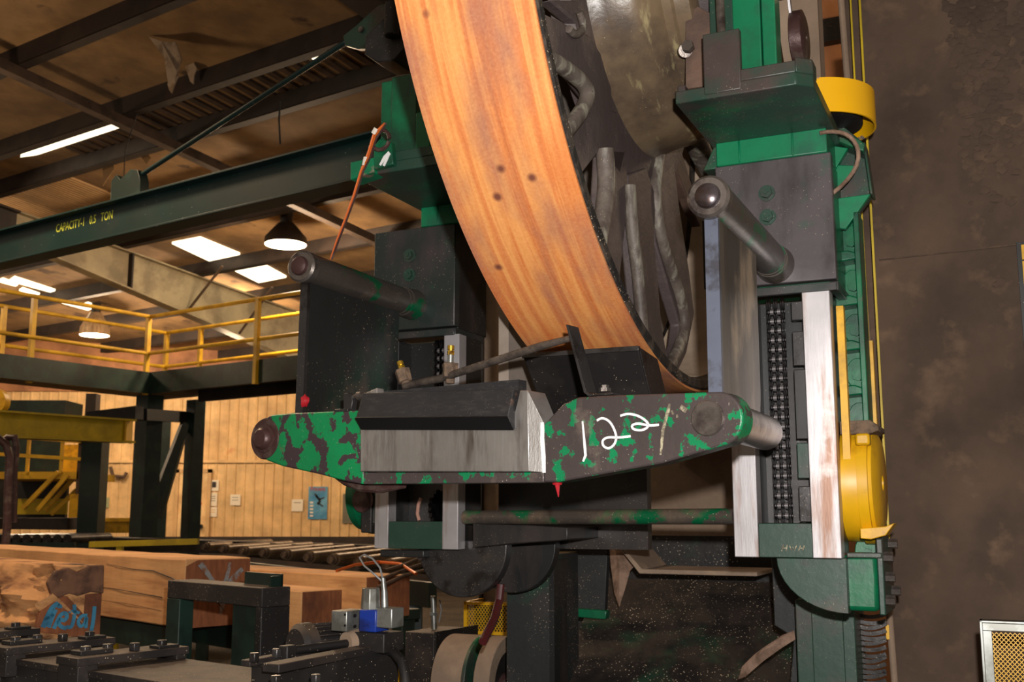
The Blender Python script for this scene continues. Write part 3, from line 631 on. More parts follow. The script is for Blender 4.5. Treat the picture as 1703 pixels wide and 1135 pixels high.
valve(749, 614, .02, True, 'taller brass oil fitting, at the middle of the crusty rod', .075)
valve(671, 624, -.35, False, 'shorter tilted brass oil fitting at the left end of the crusty rod', .085)
yb = thing('hinge_bolt', 'small steel bolt and lug at the left end of the black guide block', 'bolt', A, a2(590, 660)[0], .02, a2(590, 683)[1])
build('lug', MB().prism(A, [q(575, 684), q(575, 656), q(580, 654), q(587, 656), q(590, 668), q(587, 684)], .012, .03).box(A, a2(556, 684)[0], a2(578, 684)[0], .0, .04, a2(570, 685)[1], a2(570, 680)[1]), m['steel_dark'], yb, bevel=.001)
build('bolt', MB().tube(AQ(585, 661, .02), AQ(614, 656, .02), .006, 10).tube(AQ(596, 659, .02), AQ(603, 658, .02), .012, 12), m['cap'], yb)
# ---------------------------------------------------------------- scraper box below the rim
sc = thing('rim_scraper', 'black sloping scraper box tucked under the rusty rim behind the green arm', 'scraper', M, -.95, 2.55, .1)
t0_, b0_ = (2.44, .392), (2.60, .17)
def slab(mb, u0, u1, pts): return mb.prisms(M, pts, u0, u1)
build('front_plate', slab(MB(), -1.10, -.95, [(2.45, .388), (2.458, .392), (2.72, .16), (2.70, .15)]), m['black'], sc, bevel=.001)
build('front_plate', slab(MB(), -.948, -.80, [(2.45, .390), (2.458, .396), (2.64, .17), (2.62, .16)]), m['black'], sc, bevel=.001)
build('side_plate', slab(MB(), -.806, -.798, [(2.455, .396), (2.60, .385), (2.78, .17), (2.62, .17)]), m['steel_dark'], sc, bevel=.001)
build('side_plate', slab(MB(), -1.104, -1.098, [(2.455, .392), (2.60, .38), (2.78, .17), (2.70, .15)]), m['black'], sc, bevel=.001)
build('top_lip', MB().box(M, -1.104, -.798, 2.447, 2.462, .386, .398), m['steel_dark'], sc, bevel=.001)
# ---------------------------------------------------------------- tie rod between the columns
tr = build('tie_rod', MB().tube(M.P(-1.56, 3.03, -.010), M.P(-.668, 2.83, -.006), .021, 24), m['tube'])
tag(tr, 'round green tie rod joining the feet of the two guide columns', 'rod')
# ================================================================ right side of the mill
def pu(x, y, d): return M.unp(x, y, d)
# yellow ring guard
rg_c = M.P(-.235, 3.02, 1.035)
rq0 = M.unp(1388, 188, 2.82); rq1 = M.unp(1388, 131, 2.82); rgs = M.unp(1354, 200, 2.95)[0]
bg = thing('ring_guard', 'chipped yellow ring guard behind the right slide head, at the dark wall', 'guard', M, -.235, 3.02, 1.03)
build('ring', MB().lathe(M.P(rgs, 2.95, rq0[1]), ZX, [(0, .162), (rq1[1]-rq0[1], .162), (rq1[1]-rq0[1], .157), (0, .157)], n=80), m['yellow_worn'], bg)
build('rotor', MB().tube(M.P(rgs, 2.95, rq0[1]+.012), M.P(rgs, 2.95, rq1[1]-.02), .128, 64), m['black'], bg, label='black disc inside the ring')
# green gusset cluster on the column
gc = thing('ribbed_column', 'bright green ribbed casting column with a row of hex bolts, right of the polished way', 'column', M, -.33, 3.0, -.1)
cu0 = pu(1398, 650, 2.98)[0]; cu1 = pu(1441, 650, 2.98)[0]
build('web', MB().box(M, cu0-.03, cu1+.004, 3.0, 3.03, -.05, 1.0), m['green_mid'], gc)
build('edge_flange', MB().box(M, cu1-.006, cu1+.008, 2.93, 3.03, -.05, .80), m['green_mid'], gc, bevel=.002)
for i in range(8):
    y = 440 + i*74.0 - 6
    z = pu(1415, y, 2.98)[1]
    build('rib', MB().prism(M, [(cu0-.02, z-.012), (cu1-.004, z-.006), (cu1-.004, z+.012), (cu1-.025, z+.020), (cu0-.02, z+.016)], 2.935, 3.0), m['green_mid'], gc, bevel=.004)
    zz = pu(1412, y-16-22, 2.98)[1]
    lob = [((cu0+cu1)/2+.012+.030*math.cos(q), zz-.006+.042*math.sin(q)) for q in [k*.45 for k in range(14)]]
    bo_ = build('boss', MB().prism(M, lob, 2.985, 3.0), m['green_mid'], gc, bevel=.002)
    build('bolt', MB().hexa(M.P((cu0+cu1)/2+.014, 2.985, zz-.012), -DX, .016, .016), m['green_mid'], bo_)
# gussets (triangular shelves) below the ring guard
gz = [pu(1410, 250, 2.98)[1], pu(1410, 275, 2.98)[1], pu(1410, 333, 2.98)[1]]
gx1 = pu(1450, 333, 2.95)[0]; gx0 = pu(1384, 333, 2.95)[0]
build('gusset', MB().prism(M, [pu(1380, 245, 2.95), pu(1412, 250, 2.95), pu(1384, 296, 2.95)], 2.93, 2.95), m['green_bright'], gc, bevel=.002)
build('gusset', MB().prism(M, [pu(1395, 278, 2.95), pu(1424, 279, 2.95), pu(1390, 328, 2.95), pu(1385, 300, 2.95)], 2.93, 2.95), m['green_bright'], gc, bevel=.002)
build('gusset', MB().prism(M, [pu(1388, 334, 2.95), pu(1449, 326, 2.95), pu(1408, 384, 2.95), pu(1390, 382, 2.95)], 2.93, 2.95), m['green_bright'], gc, bevel=.002)
build('shroud', MB().prism(M, [pu(1380, 215, 3.0), pu(1400, 210, 3.0), pu(1433, 237, 3.0), pu(1441, 262, 3.0), pu(1451, 326, 3.0), pu(1405, 386, 3.0), pu(1390, 380, 3.0), pu(1380, 300, 3.0)], 2.98, 3.02), m['green_grime'], gc, bevel=.003)
build('shroud_rim', MB().prism(M, [pu(1383, 208, 2.9), pu(1430, 232, 2.9), pu(1438, 240, 2.9), pu(1436, 252, 2.9), pu(1384, 231, 2.9)], 2.9, 3.0).prism(M, [pu(1436, 240, 2.95), pu(1440, 240, 2.95), pu(1453, 326, 2.95), pu(1448, 326, 2.95)], 2.93, 3.0), m['green_grime'], gc, bevel=.003)
# yellow strips
ys = build('yellow_strip', MB().box(M, -.392, -.374, 2.84, 2.87, .10, .53), m['yellow']); tag(ys, 'thin yellow strip along the polished right way', 'strip')
s0, z0 = pu(1428, 568, 3.06); s1, z1 = pu(1452, 770, 3.06)
yb2 = build('yellow_tube', MB().box(M, s0, s0+.036, 3.06, 3.09, .02, z0), m['yellow']); tag(yb2, 'upright yellow guard bar between green column and dark wall', 'bar')
gp = build('guard_strip', MB().box(M, s0+.002, s0+.007, 3.25, 3.26, -.2, 1.9).box(M, s0+.028, s0+.034, 3.25, 3.26, -.2, 1.9), m['olive']); tag(gp, 'thin dull yellow frame edge beside the dark wall sheet', 'frame')

# yellow motor end bell
mo = thing('yellow_motor', 'yellow ribbed motor housing above the green gearbox at the right column foot', 'motor', M, -.33, 2.9, -.07)
mc = M.P(-.435, 2.98, .08)
mh_ = build('housing', MB().lathe(mc, SX, [(0, .02), (0, .15), (.08, .152), (.108, .14), (.12, .11), (.12, .02)], n=56), m['yellow'], mo)
build('band', MB().lathe(mc, SX, [(.075, .15), (.075, .158), (.10, .158), (.10, .14)], n=56), m['yellow'], mh_)
build('mount', MB().prism(M, [(-.40, .235), (-.325, .235), (-.305, .22), (-.305, .208), (-.33, .2), (-.40, .2)], 2.86, 3.0), m['crust'], mo, bevel=.003)
build('foot', MB().prism(M, [(-.36, -.035), (-.30, -.03), (-.278, -.022), (-.30, -.052), (-.335, -.062), (-.36, -.06)], 2.84, 2.92), m['yellow'], mo, bevel=.002)
build('lug', MB().box(M, -.36, -.325, 2.83, 2.87, .17, .2), m['yellow'], mo, bevel=.006)
# green gearbox
gb = thing('gearbox', 'green gearbox with bolted flange under the foot of the nearer guide column', 'gearbox', M, -.45, 2.86, -.24)
dd = [(-.395, -.108), (-.567, -.108)] + [(-.395-.172*math.cos(q), -.108-.135*math.sin(q)) for q in [k*math.pi/2/10 for k in range(1, 11)]]
build('front_disc', MB().prism(M, dd, 2.83, 2.88), m['green_grime'], gb, bevel=.002)
gcx = M.P(-.395, 2.95, -.165)
build('box', MB().box(M, -.41, -.325, 2.86, 3.05, -.238, -.10), m['green_mid'], gb, bevel=.012)
fl = [(2.85, -.245), (3.07, -.245), (3.08, -.08), (2.95, -.045), (2.85, -.06)]
gf_ = build('flange', MB().prisms(M, fl, -.325, -.31), m['green_grime'], gb, bevel=.003)
build('flange_strap', MB().box(M, -.396, -.312, 2.845, 2.86, -.108, -.094), m['green_grime'], gb, bevel=.003)
b0 = build('bolt', MB().hexa(M.P(-.310, 2.87, -.105), SX, .013, .022), m['cap'], gf_)
for dv, dz in ((.02, -.05), (.0, -.105), (.12, .03), (.14, -.09)): copy_part(b0, gf_, (0, dv, dz))

# dark guard wall at the right
WVV = 3.42
def wq(x, y): return M.unp(x, y, WVV)
tl = wq(1394, -40); bl = wq(1492, 1200); trr = wq(1990, -40); brr = wq(2100, 1200)
struct('wall_right', MB().prism(M, [tl, trr, brr, bl], WVV, WVV+.08), m['brownwall'])
e = MB().prism(M, [wq(1391, -40), wq(1402, -40), wq(1500, 1200), wq(1488, 1200)], WVV-.025, WVV+.0)
struct('trim_1', e, m['brown'], bevel=.008)
sm = M.unp(1462, 432, WVV); 
struct('trim_2', MB().prism(M, [sm, M.unp(1760, 398, WVV), M.unp(1760, 401, WVV), (sm[0], sm[1]-.004)], WVV-.004, WVV+.01), m['brownwall'])
# clumps of caked sawdust on the sheet, upper right
cl = MB(); rnd = random.Random(3)
bmx = bmesh.new(); bmesh.ops.create_icosphere(bmx, subdivisions=1, radius=1)
vv = [v.co.copy() for v in bmx.verts]; ff = [tuple(v.index for v in f.verts) for f in bmx.faces]; bmx.free()
for i in range(420):
    x = rnd.gauss(1625, 38); y = abs(rnd.gauss(30, 140))
    if x < 1570 + .12*y or x > 1760: continue
    s_, z_ = M.unp(x, y, WVV); r_ = rnd.uniform(.006, .022)
    c_ = M.P(s_, WVV-.001, z_)
    cl.add([c_ + SX*p.x*r_ + DX*p.y*r_*.35 + ZX*p.z*r_*rnd.uniform(.6, 1) for p in vv], ff)
o = build('caked_sawdust', cl, m['brownwall'], smooth=True); tag(o, 'crust of lumpy sawdust on the upper dark wall', 'sawdust'); o['kind'] = 'stuff'
# yellow mesh panel bottom right
mp_ = thing('mesh_guard', 'yellow expanded metal guard panel in a pale steel frame, bottom right corner', 'guard', M, .25, 2.7, -.7)
V2 = 2.75
f1 = M.unp(1629, 1031, V2); f2 = M.unp(1720, 1037, V2)
s0, z0 = f1
mf_ = build('frame', MB().box(M, s0, s0+.52, V2, V2+.012, z0-.024, z0).box(M, s0, s0+.024, V2, V2+.012, z0-.6, z0-.024).box(M, s0, s0+.006, V2-.02, V2+.02, z0-.6, z0).box(M, s0, s0+.52, V2-.02, V2+.02, z0-.005, z0), m['alu'], mp_, bevel=.001, label='pale steel frame')
em = MB(); 
def diamonds(mb, fr, a0, a1, b0, b1, d, px, pz, w):
    # zig-zag strands make expanded metal
    n = int((a1-a0)/px); k = int((b1-b0)/pz)
    for j in range(k):
        for sgn in (1, -1):
            pts = []
            for i in range(n*2+1):
                pts.append((a0+i*px/2, b0+(j+.5)*pz + sgn*(pz/2)*(1 if i % 2 else -1)*.96))
            mb.ribbon(lambda a, dd_, b: fr.P(a, dd_, b), pts, w, d, d+.002)
diamonds(em, M, s0+.024, s0+.44, z0-.50, z0-.026, V2+.004, .019, .0105, .0022)
build('mesh', em, m['yellow'], mp_, smooth=False)
# objects at the right frame edge
sl_ = M.unp(1690, 404, 3.38); sh = M.unp(1698, 700, 3.38)
es = build('edge_slot', MB().box(M, sl_[0], sl_[0]+.22, 3.375, 3.425, sh[1], sl_[1]), m['black']); tag(es, 'black slot in the dark wall at the right picture edge', 'slot')
ey = build('yellow_edge_bar', MB().box(M, sl_[0]+.012, sl_[0]+.2, 3.36, 3.37, sl_[1]-.055, sl_[1]-.012).box(M, sl_[0]+.012, sl_[0]+.02, 3.36, 3.37, sh[1]+.02, sl_[1]-.06), m['yellow']); tag(ey, 'yellow bar at the right picture edge over the black slot', 'bar')

# machine back sheet, seen through the spokes
pb0 = M.unp(806, 500, 4.32)[0]; pb1 = M.unp(1352, 60, 4.32)[0]
struct('wall_back', MB().box(M, pb0, pb1, 4.32, 4.36, -.6, 2.7), m['brown'])
struct('wall_inner', MB().box(M, -1.26, -1.23, 2.64, 4.31, .22, 2.3), m['innersheet'])
struct('wall_seam', MB().box(M, pb0-.012, pb0, 4.30, 4.37, -.6, 1.65), m['inside'])
# frame post behind the left guide column, and far post behind right head top
bp_ = build('machine_post', MB().box(M, M.unp(1318, 60, 3.3)[0], M.unp(1362, 60, 3.3)[0], 3.3, 3.40, 1.15, 2.3), m['brown']); tag(bp_, 'dusty brown upright behind the yellow ring guard', 'post')
# polished ring and bolts behind right upright
rb = thing('bearing_ring', 'polished curved ring edge behind the bright green upright at the top', 'bearing', M, -.30, 2.95, 1.1)
rcx = M.P(-.50, 3.33, 1.62)
rr_ = build('ring', MB().lathe(rcx, SX, [(0, .62), (.03, .62), (.03, .58), (0, .58)], n=96, a0=math.radians(115), a1=math.radians(245)), m['brown'], rb)
build('ring_edge', MB().lathe(rcx, SX, [(.0301, .615), (.036, .615), (.036, .59), (.0301, .59)], n=96, a0=math.radians(115), a1=math.radians(245)), m['polish'], rr_, label='bright polished ring edge')
build('knob', MB().lathe(M.P(-.470, 2.84, M.unp(1320, 66, 2.84)[1]), SX, [(0, .01), (0, .075), (.03, .075), (.035, .06), (.035, .01)], n=32), m['pinrust'], rb)
# bearing housing on the hub
bh = thing('bearing_housing', 'rusty brown bearing housing with a bolt beside the oily hub', 'bearing', M, -.6, 2.8, 1.1)
build('housing', MB().prism(M, [M.unp(1140, -30, 2.62), M.unp(1142, 24, 2.62), M.unp(1160, 10, 2.62), M.unp(1182, 22, 2.62), M.unp(1195, 140, 2.62), M.unp(1140, 148, 2.62)], 2.62, 2.9), m['housing'], bh, bevel=.008)
build('bolt', MB().hexa(M.P(*(lambda q: (q[0], 2.6, q[1]))(M.unp(1146, 80, 2.6))), -DX, .016, .02).tube(M.P(*(lambda q: (q[0], 2.62, q[1]))(M.unp(1138, 84, 2.62))), M.P(*(lambda q: (q[0], 2.6, q[1]))(M.unp(1140, 84, 2.6))), .018, 16), m['cap'], bh)

# ================================================================ lower left: gear housing and half discs
lg = thing('gear_bracket', 'black bracket plate with two half round gear covers under the farther guide column', 'gear cover', M, -1.6, 3.05, -.35)
def q3(x, y, d): return M.unp(x, y, d)
build('top_plate', MB().prism(M, [q3(786, 912, 3.02), q3(786, 868, 3.02), q3(944, 878, 3.02), q3(944, 898, 3.02), q3(930, 900, 3.02), q3(850, 905, 3.02)], 3.02, 3.3), m['inside'], lg, bevel=.003)
def halfdisc(cx, cy, r, d, d1, mt, name='half_disc'):
    c = q3(cx, cy, d)
    rr = r
    pts = [(c[0]+rr*math.cos(t), c[1]+rr*math.sin(t)) for t in [math.pi+math.pi*k/24 for k in range(25)]]
    pts = [(pts[0][0], pts[0][1]+.02)] + pts + [(pts[-1][0], pts[-1][1]+.02)]
    return build(name, MB().prism(M, pts, d, d1), mt, lg, bevel=.003)
halfdisc(768, 910, .155, 3.06, 3.10, m['steel_dark'])
halfdisc(850, 905, .155, 3.22, 3.26, m['inside'])
lf = q3(700, 918, 3.04)
build('bolt', MB().tube(M.P(lf[0], 3.05, lf[1]-.02), M.P(lf[0], 3.035, lf[1]-.02), .009, 10), m['cap'], lg)
build('foot_bar', MB().box(M, -1.86, -1.70, 3.02, 3.2, -.135, -.112), m['inside'], lg, bevel=.003)
gm = thing('round_gearmotor', 'dusty green round gear motor left of the farther guide column', 'motor', M, -2.0, 3.1, -.1)
gcc = M.P(-1.965, 3.17, .062)
build('drum', MB().lathe(gcc, SX, [(-.07, .01), (-.07, .09), (-.055, .115), (-.02, .122), (-.02, .128), (.02, .128), (.02, .12), (.08, .12), (.08, .01)], n=48), m['green_mid'], gm)
build('flange', MB().prisms(M, [(3.02, -.06), (3.25, -.06), (3.25, .17), (3.12, .19), (3.02, .16)], -1.935, -1.895), m['black'], gm, bevel=.004)
build('face_plate', MB().box(M, -1.93, -1.88, 3.03, 3.06, -.03, .12), m['green_grime'], gm, bevel=.003)
build('seal', MB().tube(M.P(-1.93, 3.035, .045), M.P(-1.93, 3.02, .045), .04, 24), m['pinrust'], gm)
hk_ = build('copper_hook', MB().path([M.P(-1.735, 3.06, .05), M.P(-1.742, 3.055, .03), M.P(-1.742, 3.05, .0), M.P(-1.735, 3.05, -.02)], .006), m['pinkwire']); tag(hk_, 'small pinkish hook in the farther column foot', 'hook')
sprk = thing('sprocket', 'black toothed sprocket seen in the farther column foot', 'sprocket', M, -1.70, 3.08, 0)
tp = []
for k in range(36):
    r_ = .058 if k % 2 else .05; tp.append((3.10+r_*math.cos(k*math.pi/18), .02+r_*math.sin(k*math.pi/18)))
build('toothed_disc', MB().prisms(M, tp, -1.70, -1.69), m['chain'], sprk)
bx = build('cover_sheet', MB().box(M, -1.565, -1.05, 3.28, 3.32, -.11, .17), m['inside']); tag(bx, 'dark sheet behind the tie rod, under the green arm', 'sheet')

# ================================================================ machine base
bs_ = thing('mill_pedestal', 'sawdust sprinkled dark green machine base below the tie rod', 'machine base', M, -1.0, 3.3, -1.6)
def qb(x, y, d): return M.unp(x, y, d)
D_ = 3.35
build('post', MB().box(M, qb(842, 1000, D_)[0], qb(916, 1000, D_)[0], D_, D_+.25, -1.6, -.13), m['base'], bs_, bevel=.004)
build('post_edge', MB().box(M, qb(916, 1000, D_)[0], qb(924, 1000, D_)[0], D_-.012, D_+.1, -1.6, -.15), m['inside'], bs_)
build('panel', MB().prism(M, [qb(928, 895, 3.75), qb(1016, 895, 3.75), qb(1010, 1028, 3.75), qb(932, 1020, 3.75)], 3.72, 3.75), m['base'], bs_, bevel=.003)
build('panel_sill', MB().prism(M, [qb(930, 1010, 3.70), qb(1012, 1016, 3.70), qb(1010, 1030, 3.70), qb(936, 1024, 3.70)], 3.68, 3.72), m['green_mid'], bs_, bevel=.003)
build('ledge', MB().prism(M, [qb(1068, 893, 3.9), qb(1110, 941, 3.9), qb(1290, 945, 3.9), qb(1290, 952, 3.9), qb(1106, 948, 3.9), qb(1062, 893, 3.9)], 3.6, 3.9), m['brown'], bs_, bevel=.003)
build('back_plate', MB().box(M, qb(916, 900, 4.0)[0]-.1, qb(1330, 900, 4.0)[0], 4.0, 4.04, -1.6, -.08), m['basedust'], bs_)
# sloping chute in the middle, covered in chips
u0, u1 = qb(930, 1000, 3.5)[0]-.02, qb(1322, 1000, 3.5)[0]+.02
build('chute', MB().prisms(M, [(3.36, -.66), (3.98, -.24), (3.99, -.27), (3.38, -.69)], u0, u1), m['basedust'], bs_, bevel=.003, label='sloping chute sprinkled with chips')
build('front_lip', MB().box(M, u0, u1, 3.35, 3.38, -1.6, -.655), m['base'], bs_, bevel=.003)
build('front_rail', MB().box(M, u0, u1, 3.33, 3.37, -.70, -.655), m['green_grime'], bs_, bevel=.003)
rc0 = qb(1324, 1050, 3.2)[0]; rc1 = qb(1422, 1050, 3.2)[0]
build('column', MB().box(M, rc0, rc1, 3.2, 3.4, -1.6, -.24).box(M, rc0+.045, rc1-.03, 3.19, 3.2, -1.6, -.24), m['green_grime'], bs_, bevel=.003)
build('side_stiffener', MB().prism(M, [qb(1284, 905, 3.4), qb(1330, 905, 3.4), qb(1330, 1135, 3.4), qb(1316, 1135, 3.4), qb(1322, 1060, 3.4), qb(1290, 1040, 3.4)], 3.38, 3.42), m['base'], bs_, bevel=.003)
# drifts of sawdust, each its own pile
def drift(name, pts, lift, label):
    """pts: ring of (x,y,d) px; makes a domed patch on the surface"""
    P_ = [M.P(*(lambda q_: (q_[0], d, q_[1]))(qb(x, y, d))) for x, y, d in pts]
    c = sum(P_, Vector())/len(P_); mb = MB(); k = len(P_); rings = []; rn = random.Random(len(label))
    for f in (1, .72, .4):
        rings.append([c+(p-c)*f*(1+.05*rn.uniform(-1, 1)) + Vector((0, 0, 1))*lift*(1-f*f) - DX*lift*.8*(1-f) for p in P_])
    vs = [v for r_ in rings for v in r_] + [c + Vector((0, 0, lift)) - DX*lift]
    fs = []
    for j in range(2):
        fs += [(j*k+i, j*k+(i+1) % k, (j+1)*k+(i+1) % k, (j+1)*k+i) for i in range(k)]
    fs += [(2*k+i, 2*k+(i+1) % k, 3*k) for i in range(k)]
    fs.append(tuple(range(k)))
    mb.add(vs, fs); o_ = build(name, mb, m['sawdust']); tag(o_, label, 'sawdust'); o_['kind'] = 'stuff'; return o_
drift('sawdust_pile', [(1012, 892, 3.72), (1022, 892, 3.72), (1046, 920, 3.7), (1058, 938, 3.7), (1048, 950, 3.68), (1040, 980, 3.66), (1030, 1008, 3.64), (1022, 985, 3.68), (1016, 940, 3.7)], .02, 'tall drift of pale sawdust in the corner of the machine base')
drift('sawdust_pile', [(1252, 1092, 3.33), (1275, 1074, 3.33), (1300, 1058, 3.33), (1322, 1048, 3.33), (1323, 1064, 3.33), (1300, 1078, 3.33), (1270, 1100, 3.33), (1240, 1126, 3.33), (1226, 1132, 3.33), (1236, 1108, 3.33)], .015, 'long low drift of sawdust at the right end of the machine base')
# spring bellows at the base right
sb = thing('drape_strips', 'row of hanging grey curved strips right of the green base column', 'strips', M, qb(1445, 1050, 3.3)[0], 3.34, -1.0)
for k in range(14):
    y = 1022 + k*9.2
    a_, b_, c_ = qb(1426, y, 3.33), qb(1448, y+9+2*math.sin(k), 3.33), qb(1474, y-1+3*math.sin(k*2.1), 3.33)
    pts = [(a_[0]+(c_[0]-a_[0])*t, a_[1]*(1-t)**2+2*b_[1]*t*(1-t)+c_[1]*t*t) for t in [i/8 for i in range(9)]]
    build('strip', MB().ribbon(lambda a, d, b: M.P(a, d, b), pts, .011, 3.32, 3.326), m['steel_dark'], sb)
yr = build('yellow_rod', MB().box(M, qb(1473, 1045, 3.36)[0], qb(1476, 1045, 3.36)[0]+.004, 3.36, 3.365, qb(1473, 1064, 3.36)[1], qb(1473, 1040, 3.36)[1]), m['yellow']); tag(yr, 'tiny yellow strip end beside the hanging grey strips', 'strip')

# ================================================================ foreground, lower left: press table with clamps
PT = Fr(38.0)
zt = -.42
fl_ = PT.unz(0, 1055, zt); 
back_l = PT.unz(-60, 1042, zt); back_r = PT.unz(600, 1125, zt)
front_l = PT.unz(-60, 1072, zt)
tb = thing('machine_bed', 'long dusty black steel bed with clamps crossing the lower left corner', 'machine bed', PT, PT.unz(250, 1110, zt)[0], PT.unz(250, 1100, zt)[1], -1.6)
def pz(x, y): return PT.unz(x, y, zt)
dback = pz(250, 1088)[1]; dfront = pz(250, 1132)[1]
build('top_plate', MB().box(PT, -4.2, -.55, dfront, dback, zt-.02, zt), m['blackdust'], tb, bevel=.002)
seg = [-4.2] + [pz(x, y)[0] for x, y in ((30, 1080), (90, 1100), (200, 1125))] + [-.55]
build('front_plate', MB().box(PT, -4.2, -.55, dfront+.004, dfront+.02, -1.58, zt-.02), m['black'], tb)
build('leg', MB().box(PT, -2.6, -2.4, dfront+.02, dback-.02, -1.6, zt-.02), m['black'], tb)
build('leg', MB().box(PT, -1.1, -.9, dfront+.02, dback-.02, -1.6, zt-.02), m['black'], tb)
def clamp(cx, cy, label):
    s, d = pz(cx, cy)
    c = thing('bed_clamp', label, 'clamp', PT, s, d, zt, 'bolted clamps on the black bed')
    L_ = (dback-dfront)
    cb_ = build('clamp_bar', MB().box(PT, s-.055, s+.055, dfront-.035, dback+.01, zt+.012, zt+.034).box(PT, s-.05, s+.05, dfront-.03, dfront+.03, zt-.05, zt+.012).box(PT, s-.05, s+.05, dback-.03, dback+.005, zt, zt+.012), m['blackdust'], c, bevel=.002)
    build('packing', MB().box(PT, s-.045, s+.01, dfront+.0, dfront+.10, zt+.034, zt+.046), m['black'], c, bevel=.002)
    build('packing', MB().box(PT, s-.0, s+.05, dback-.09, dback-.02, zt+.034, zt+.043), m['black'], c, bevel=.002)
    for ds, dd_ in ((-.018, .03), (-.02, .1), (.02, .16), (.02, .25)):
        if dd_ > L_: continue
        build('bolt', MB().hexa(PT.P(s+ds, dfront+dd_, zt+.034), ZX, .016, .022), m['steel_dark'], cb_, bevel=.002)
    build('guide_rod', MB().tube(PT.P(s-.03, dfront-.035, -1.2), PT.P(s-.03, dfront-.035, zt-.055), .030, 24), m['polish'], c, label='polished guide rod')
    return c
clamp(25, 1063, 'leftmost of the three black clamps on the dusty bed, cut by the picture edge')
clamp(118, 1083, 'black bolted clamp below the blue sprayed letters')
clamp(228, 1101, 'black bolted clamp nearest the small steel gantry')
# electric motor with fins and slide assembly behind the bed
mt_ = thing('finned_motor', 'dark finned electric motor behind the black bolted slide, beside the sensor valve', 'motor', PT, PT.unz(520, 1070, -.5)[0], PT.unz(520, 1070, -.5)[1], -.62)
def F3(x, y, Y):    # point at forward distance Y
    r_ = ray(x, y); t_ = Y/r_[1]; return Vector((r_[0]*t_, Y, r_[2]*t_+CZ))
mA, mB_ = F3(497, 1078, 3.0), F3(590, 1068, 3.12)
ax_ = (mB_-mA).normalized()
mb_ = build('body', MB().tube(mA, mB_, .052, 32), m['black'], mt_)
fn = MB(); uu_ = ax_.orthogonal().normalized(); ww_ = ax_.cross(uu_)
for k in range(26):
    an = k*2*math.pi/26; dr = uu_*math.cos(an)+ww_*math.sin(an); tn = ax_.cross(dr)
    p_ = mA + ax_*.03 + dr*.048; q_ = mB_ - ax_*.005 + dr*.048
    fn.add([p_-tn*.0015, p_+tn*.0015, p_+tn*.0015+dr*.012, p_-tn*.0015+dr*.012, q_-tn*.0015, q_+tn*.0015, q_+tn*.0015+dr*.012, q_-tn*.0015+dr*.012], [(0, 3, 2, 1), (4, 5, 6, 7), (0, 1, 5, 4), (1, 2, 6, 5), (2, 3, 7, 6), (3, 0, 4, 7)])
build('fins', fn, m['blackdust'], mb_)
build('fan_cover', MB().lathe(mA, ax_, [(-.012, .01), (-.012, .05), (0, .063), (.03, .065), (.03, .01)], n=40), m['blackdust'], mt_)
sf = thing('slide_assembly', 'black bolted slide rails crossing in front of the finned motor', 'slide', PT, PT.unz(520, 1100, -.55)[0], PT.unz(520, 1100, -.55)[1], -.75)
def bar3(mb, p, q_, w, h):
    p, q_ = Vector(p), Vector(q_); a = (q_-p).normalized(); sd = (a.cross(ZX) if abs(a.z) < .99 else Vector((1, 0, 0))).normalized(); up = sd.cross(a)
    return mb.loft([p-sd*w/2-up*h/2, p+sd*w/2-up*h/2, p+sd*w/2+up*h/2, p-sd*w/2+up*h/2], [q_-sd*w/2-up*h/2, q_+sd*w/2-up*h/2, q_+sd*w/2+up*h/2, q_-sd*w/2+up*h/2])
build('rail', bar3(MB(), F3(450, 1112, 2.62), F3(625, 1078, 3.0), .05, .02), m['blackdust'], sf, bevel=.002)
build('rail', bar3(MB(), F3(408, 1104, 2.72), F3(570, 1072, 3.05), .03, .015), m['blackdust'], sf, bevel=.002)
build('slide_body', bar3(MB(), F3(440, 1150, 2.7), F3(640, 1108, 3.05), .10, .11), m['black'], sf, bevel=.004)
build('shaft', MB().tube(F3(490, 1082, 2.85), F3(585, 1070, 2.98), .011, 16), m['black'], sf)
build('coupling', MB().tube(F3(575, 1070, 2.97), F3(596, 1067, 3.0), .028, 20, r2=.033), m['brown'], sf)
build('bearing_block', bar3(MB(), F3(470, 1094, 2.8), F3(486, 1091, 2.83), .03, .055), m['black'], sf, bevel=.003)
for x, y, Y in ((423, 1092, 2.72), (460, 1085, 2.8), (490, 1108, 2.72), (527, 1098, 2.82), (459, 1130, 2.5), (525, 1128, 2.6)):
    p = F3(x, y, Y); build('bolt', MB().hexa(p-ZX*.014, ZX, .013, .022), m['steel_dark'], sf, bevel=.002)
sv = thing('sensor_valve', 'solenoid valve with silver block, blue body and clear dome', 'valve', PT, PT.unz(600, 1050, -.45)[0], PT.unz(600, 1050, -.45)[1], -.45)
VF = Fr(30)
pv = F3(600, 1030, 3.0)
vs0, vd0 = (lambda p: (p.x*VF.c - p.y*VF.n, p.x*VF.n + p.y*VF.c))(pv)
def vq(x, y, dd_=0): return VF.unp(x, y, vd0+dd_)
a_, b_ = vq(570, 1047), vq(596, 1017)
sb_ = build('solenoid_block', MB().box(VF, a_[0], b_[0], vd0-.05, vd0+.03, a_[1], b_[1]+.003), m['alu'], sv, bevel=.002)
for x, y in ((574, 1023), (590, 1024), (574, 1041), (590, 1042)):
    s_, z_ = VF.unp(x, y, vd0-.05); build('screw', MB().tube(VF.P(s_, vd0-.051, z_), VF.P(s_, vd0-.046, z_), .0035, 8), m['chain'], sb_)
a_, b_ = vq(608, 1049), vq(634, 1014)
build('body', MB().box(VF, a_[0], b_[0]+.005, vd0-.03, vd0+.03, a_[1], b_[1]), m['blue'], sv, bevel=.003, label='blue anodised body')
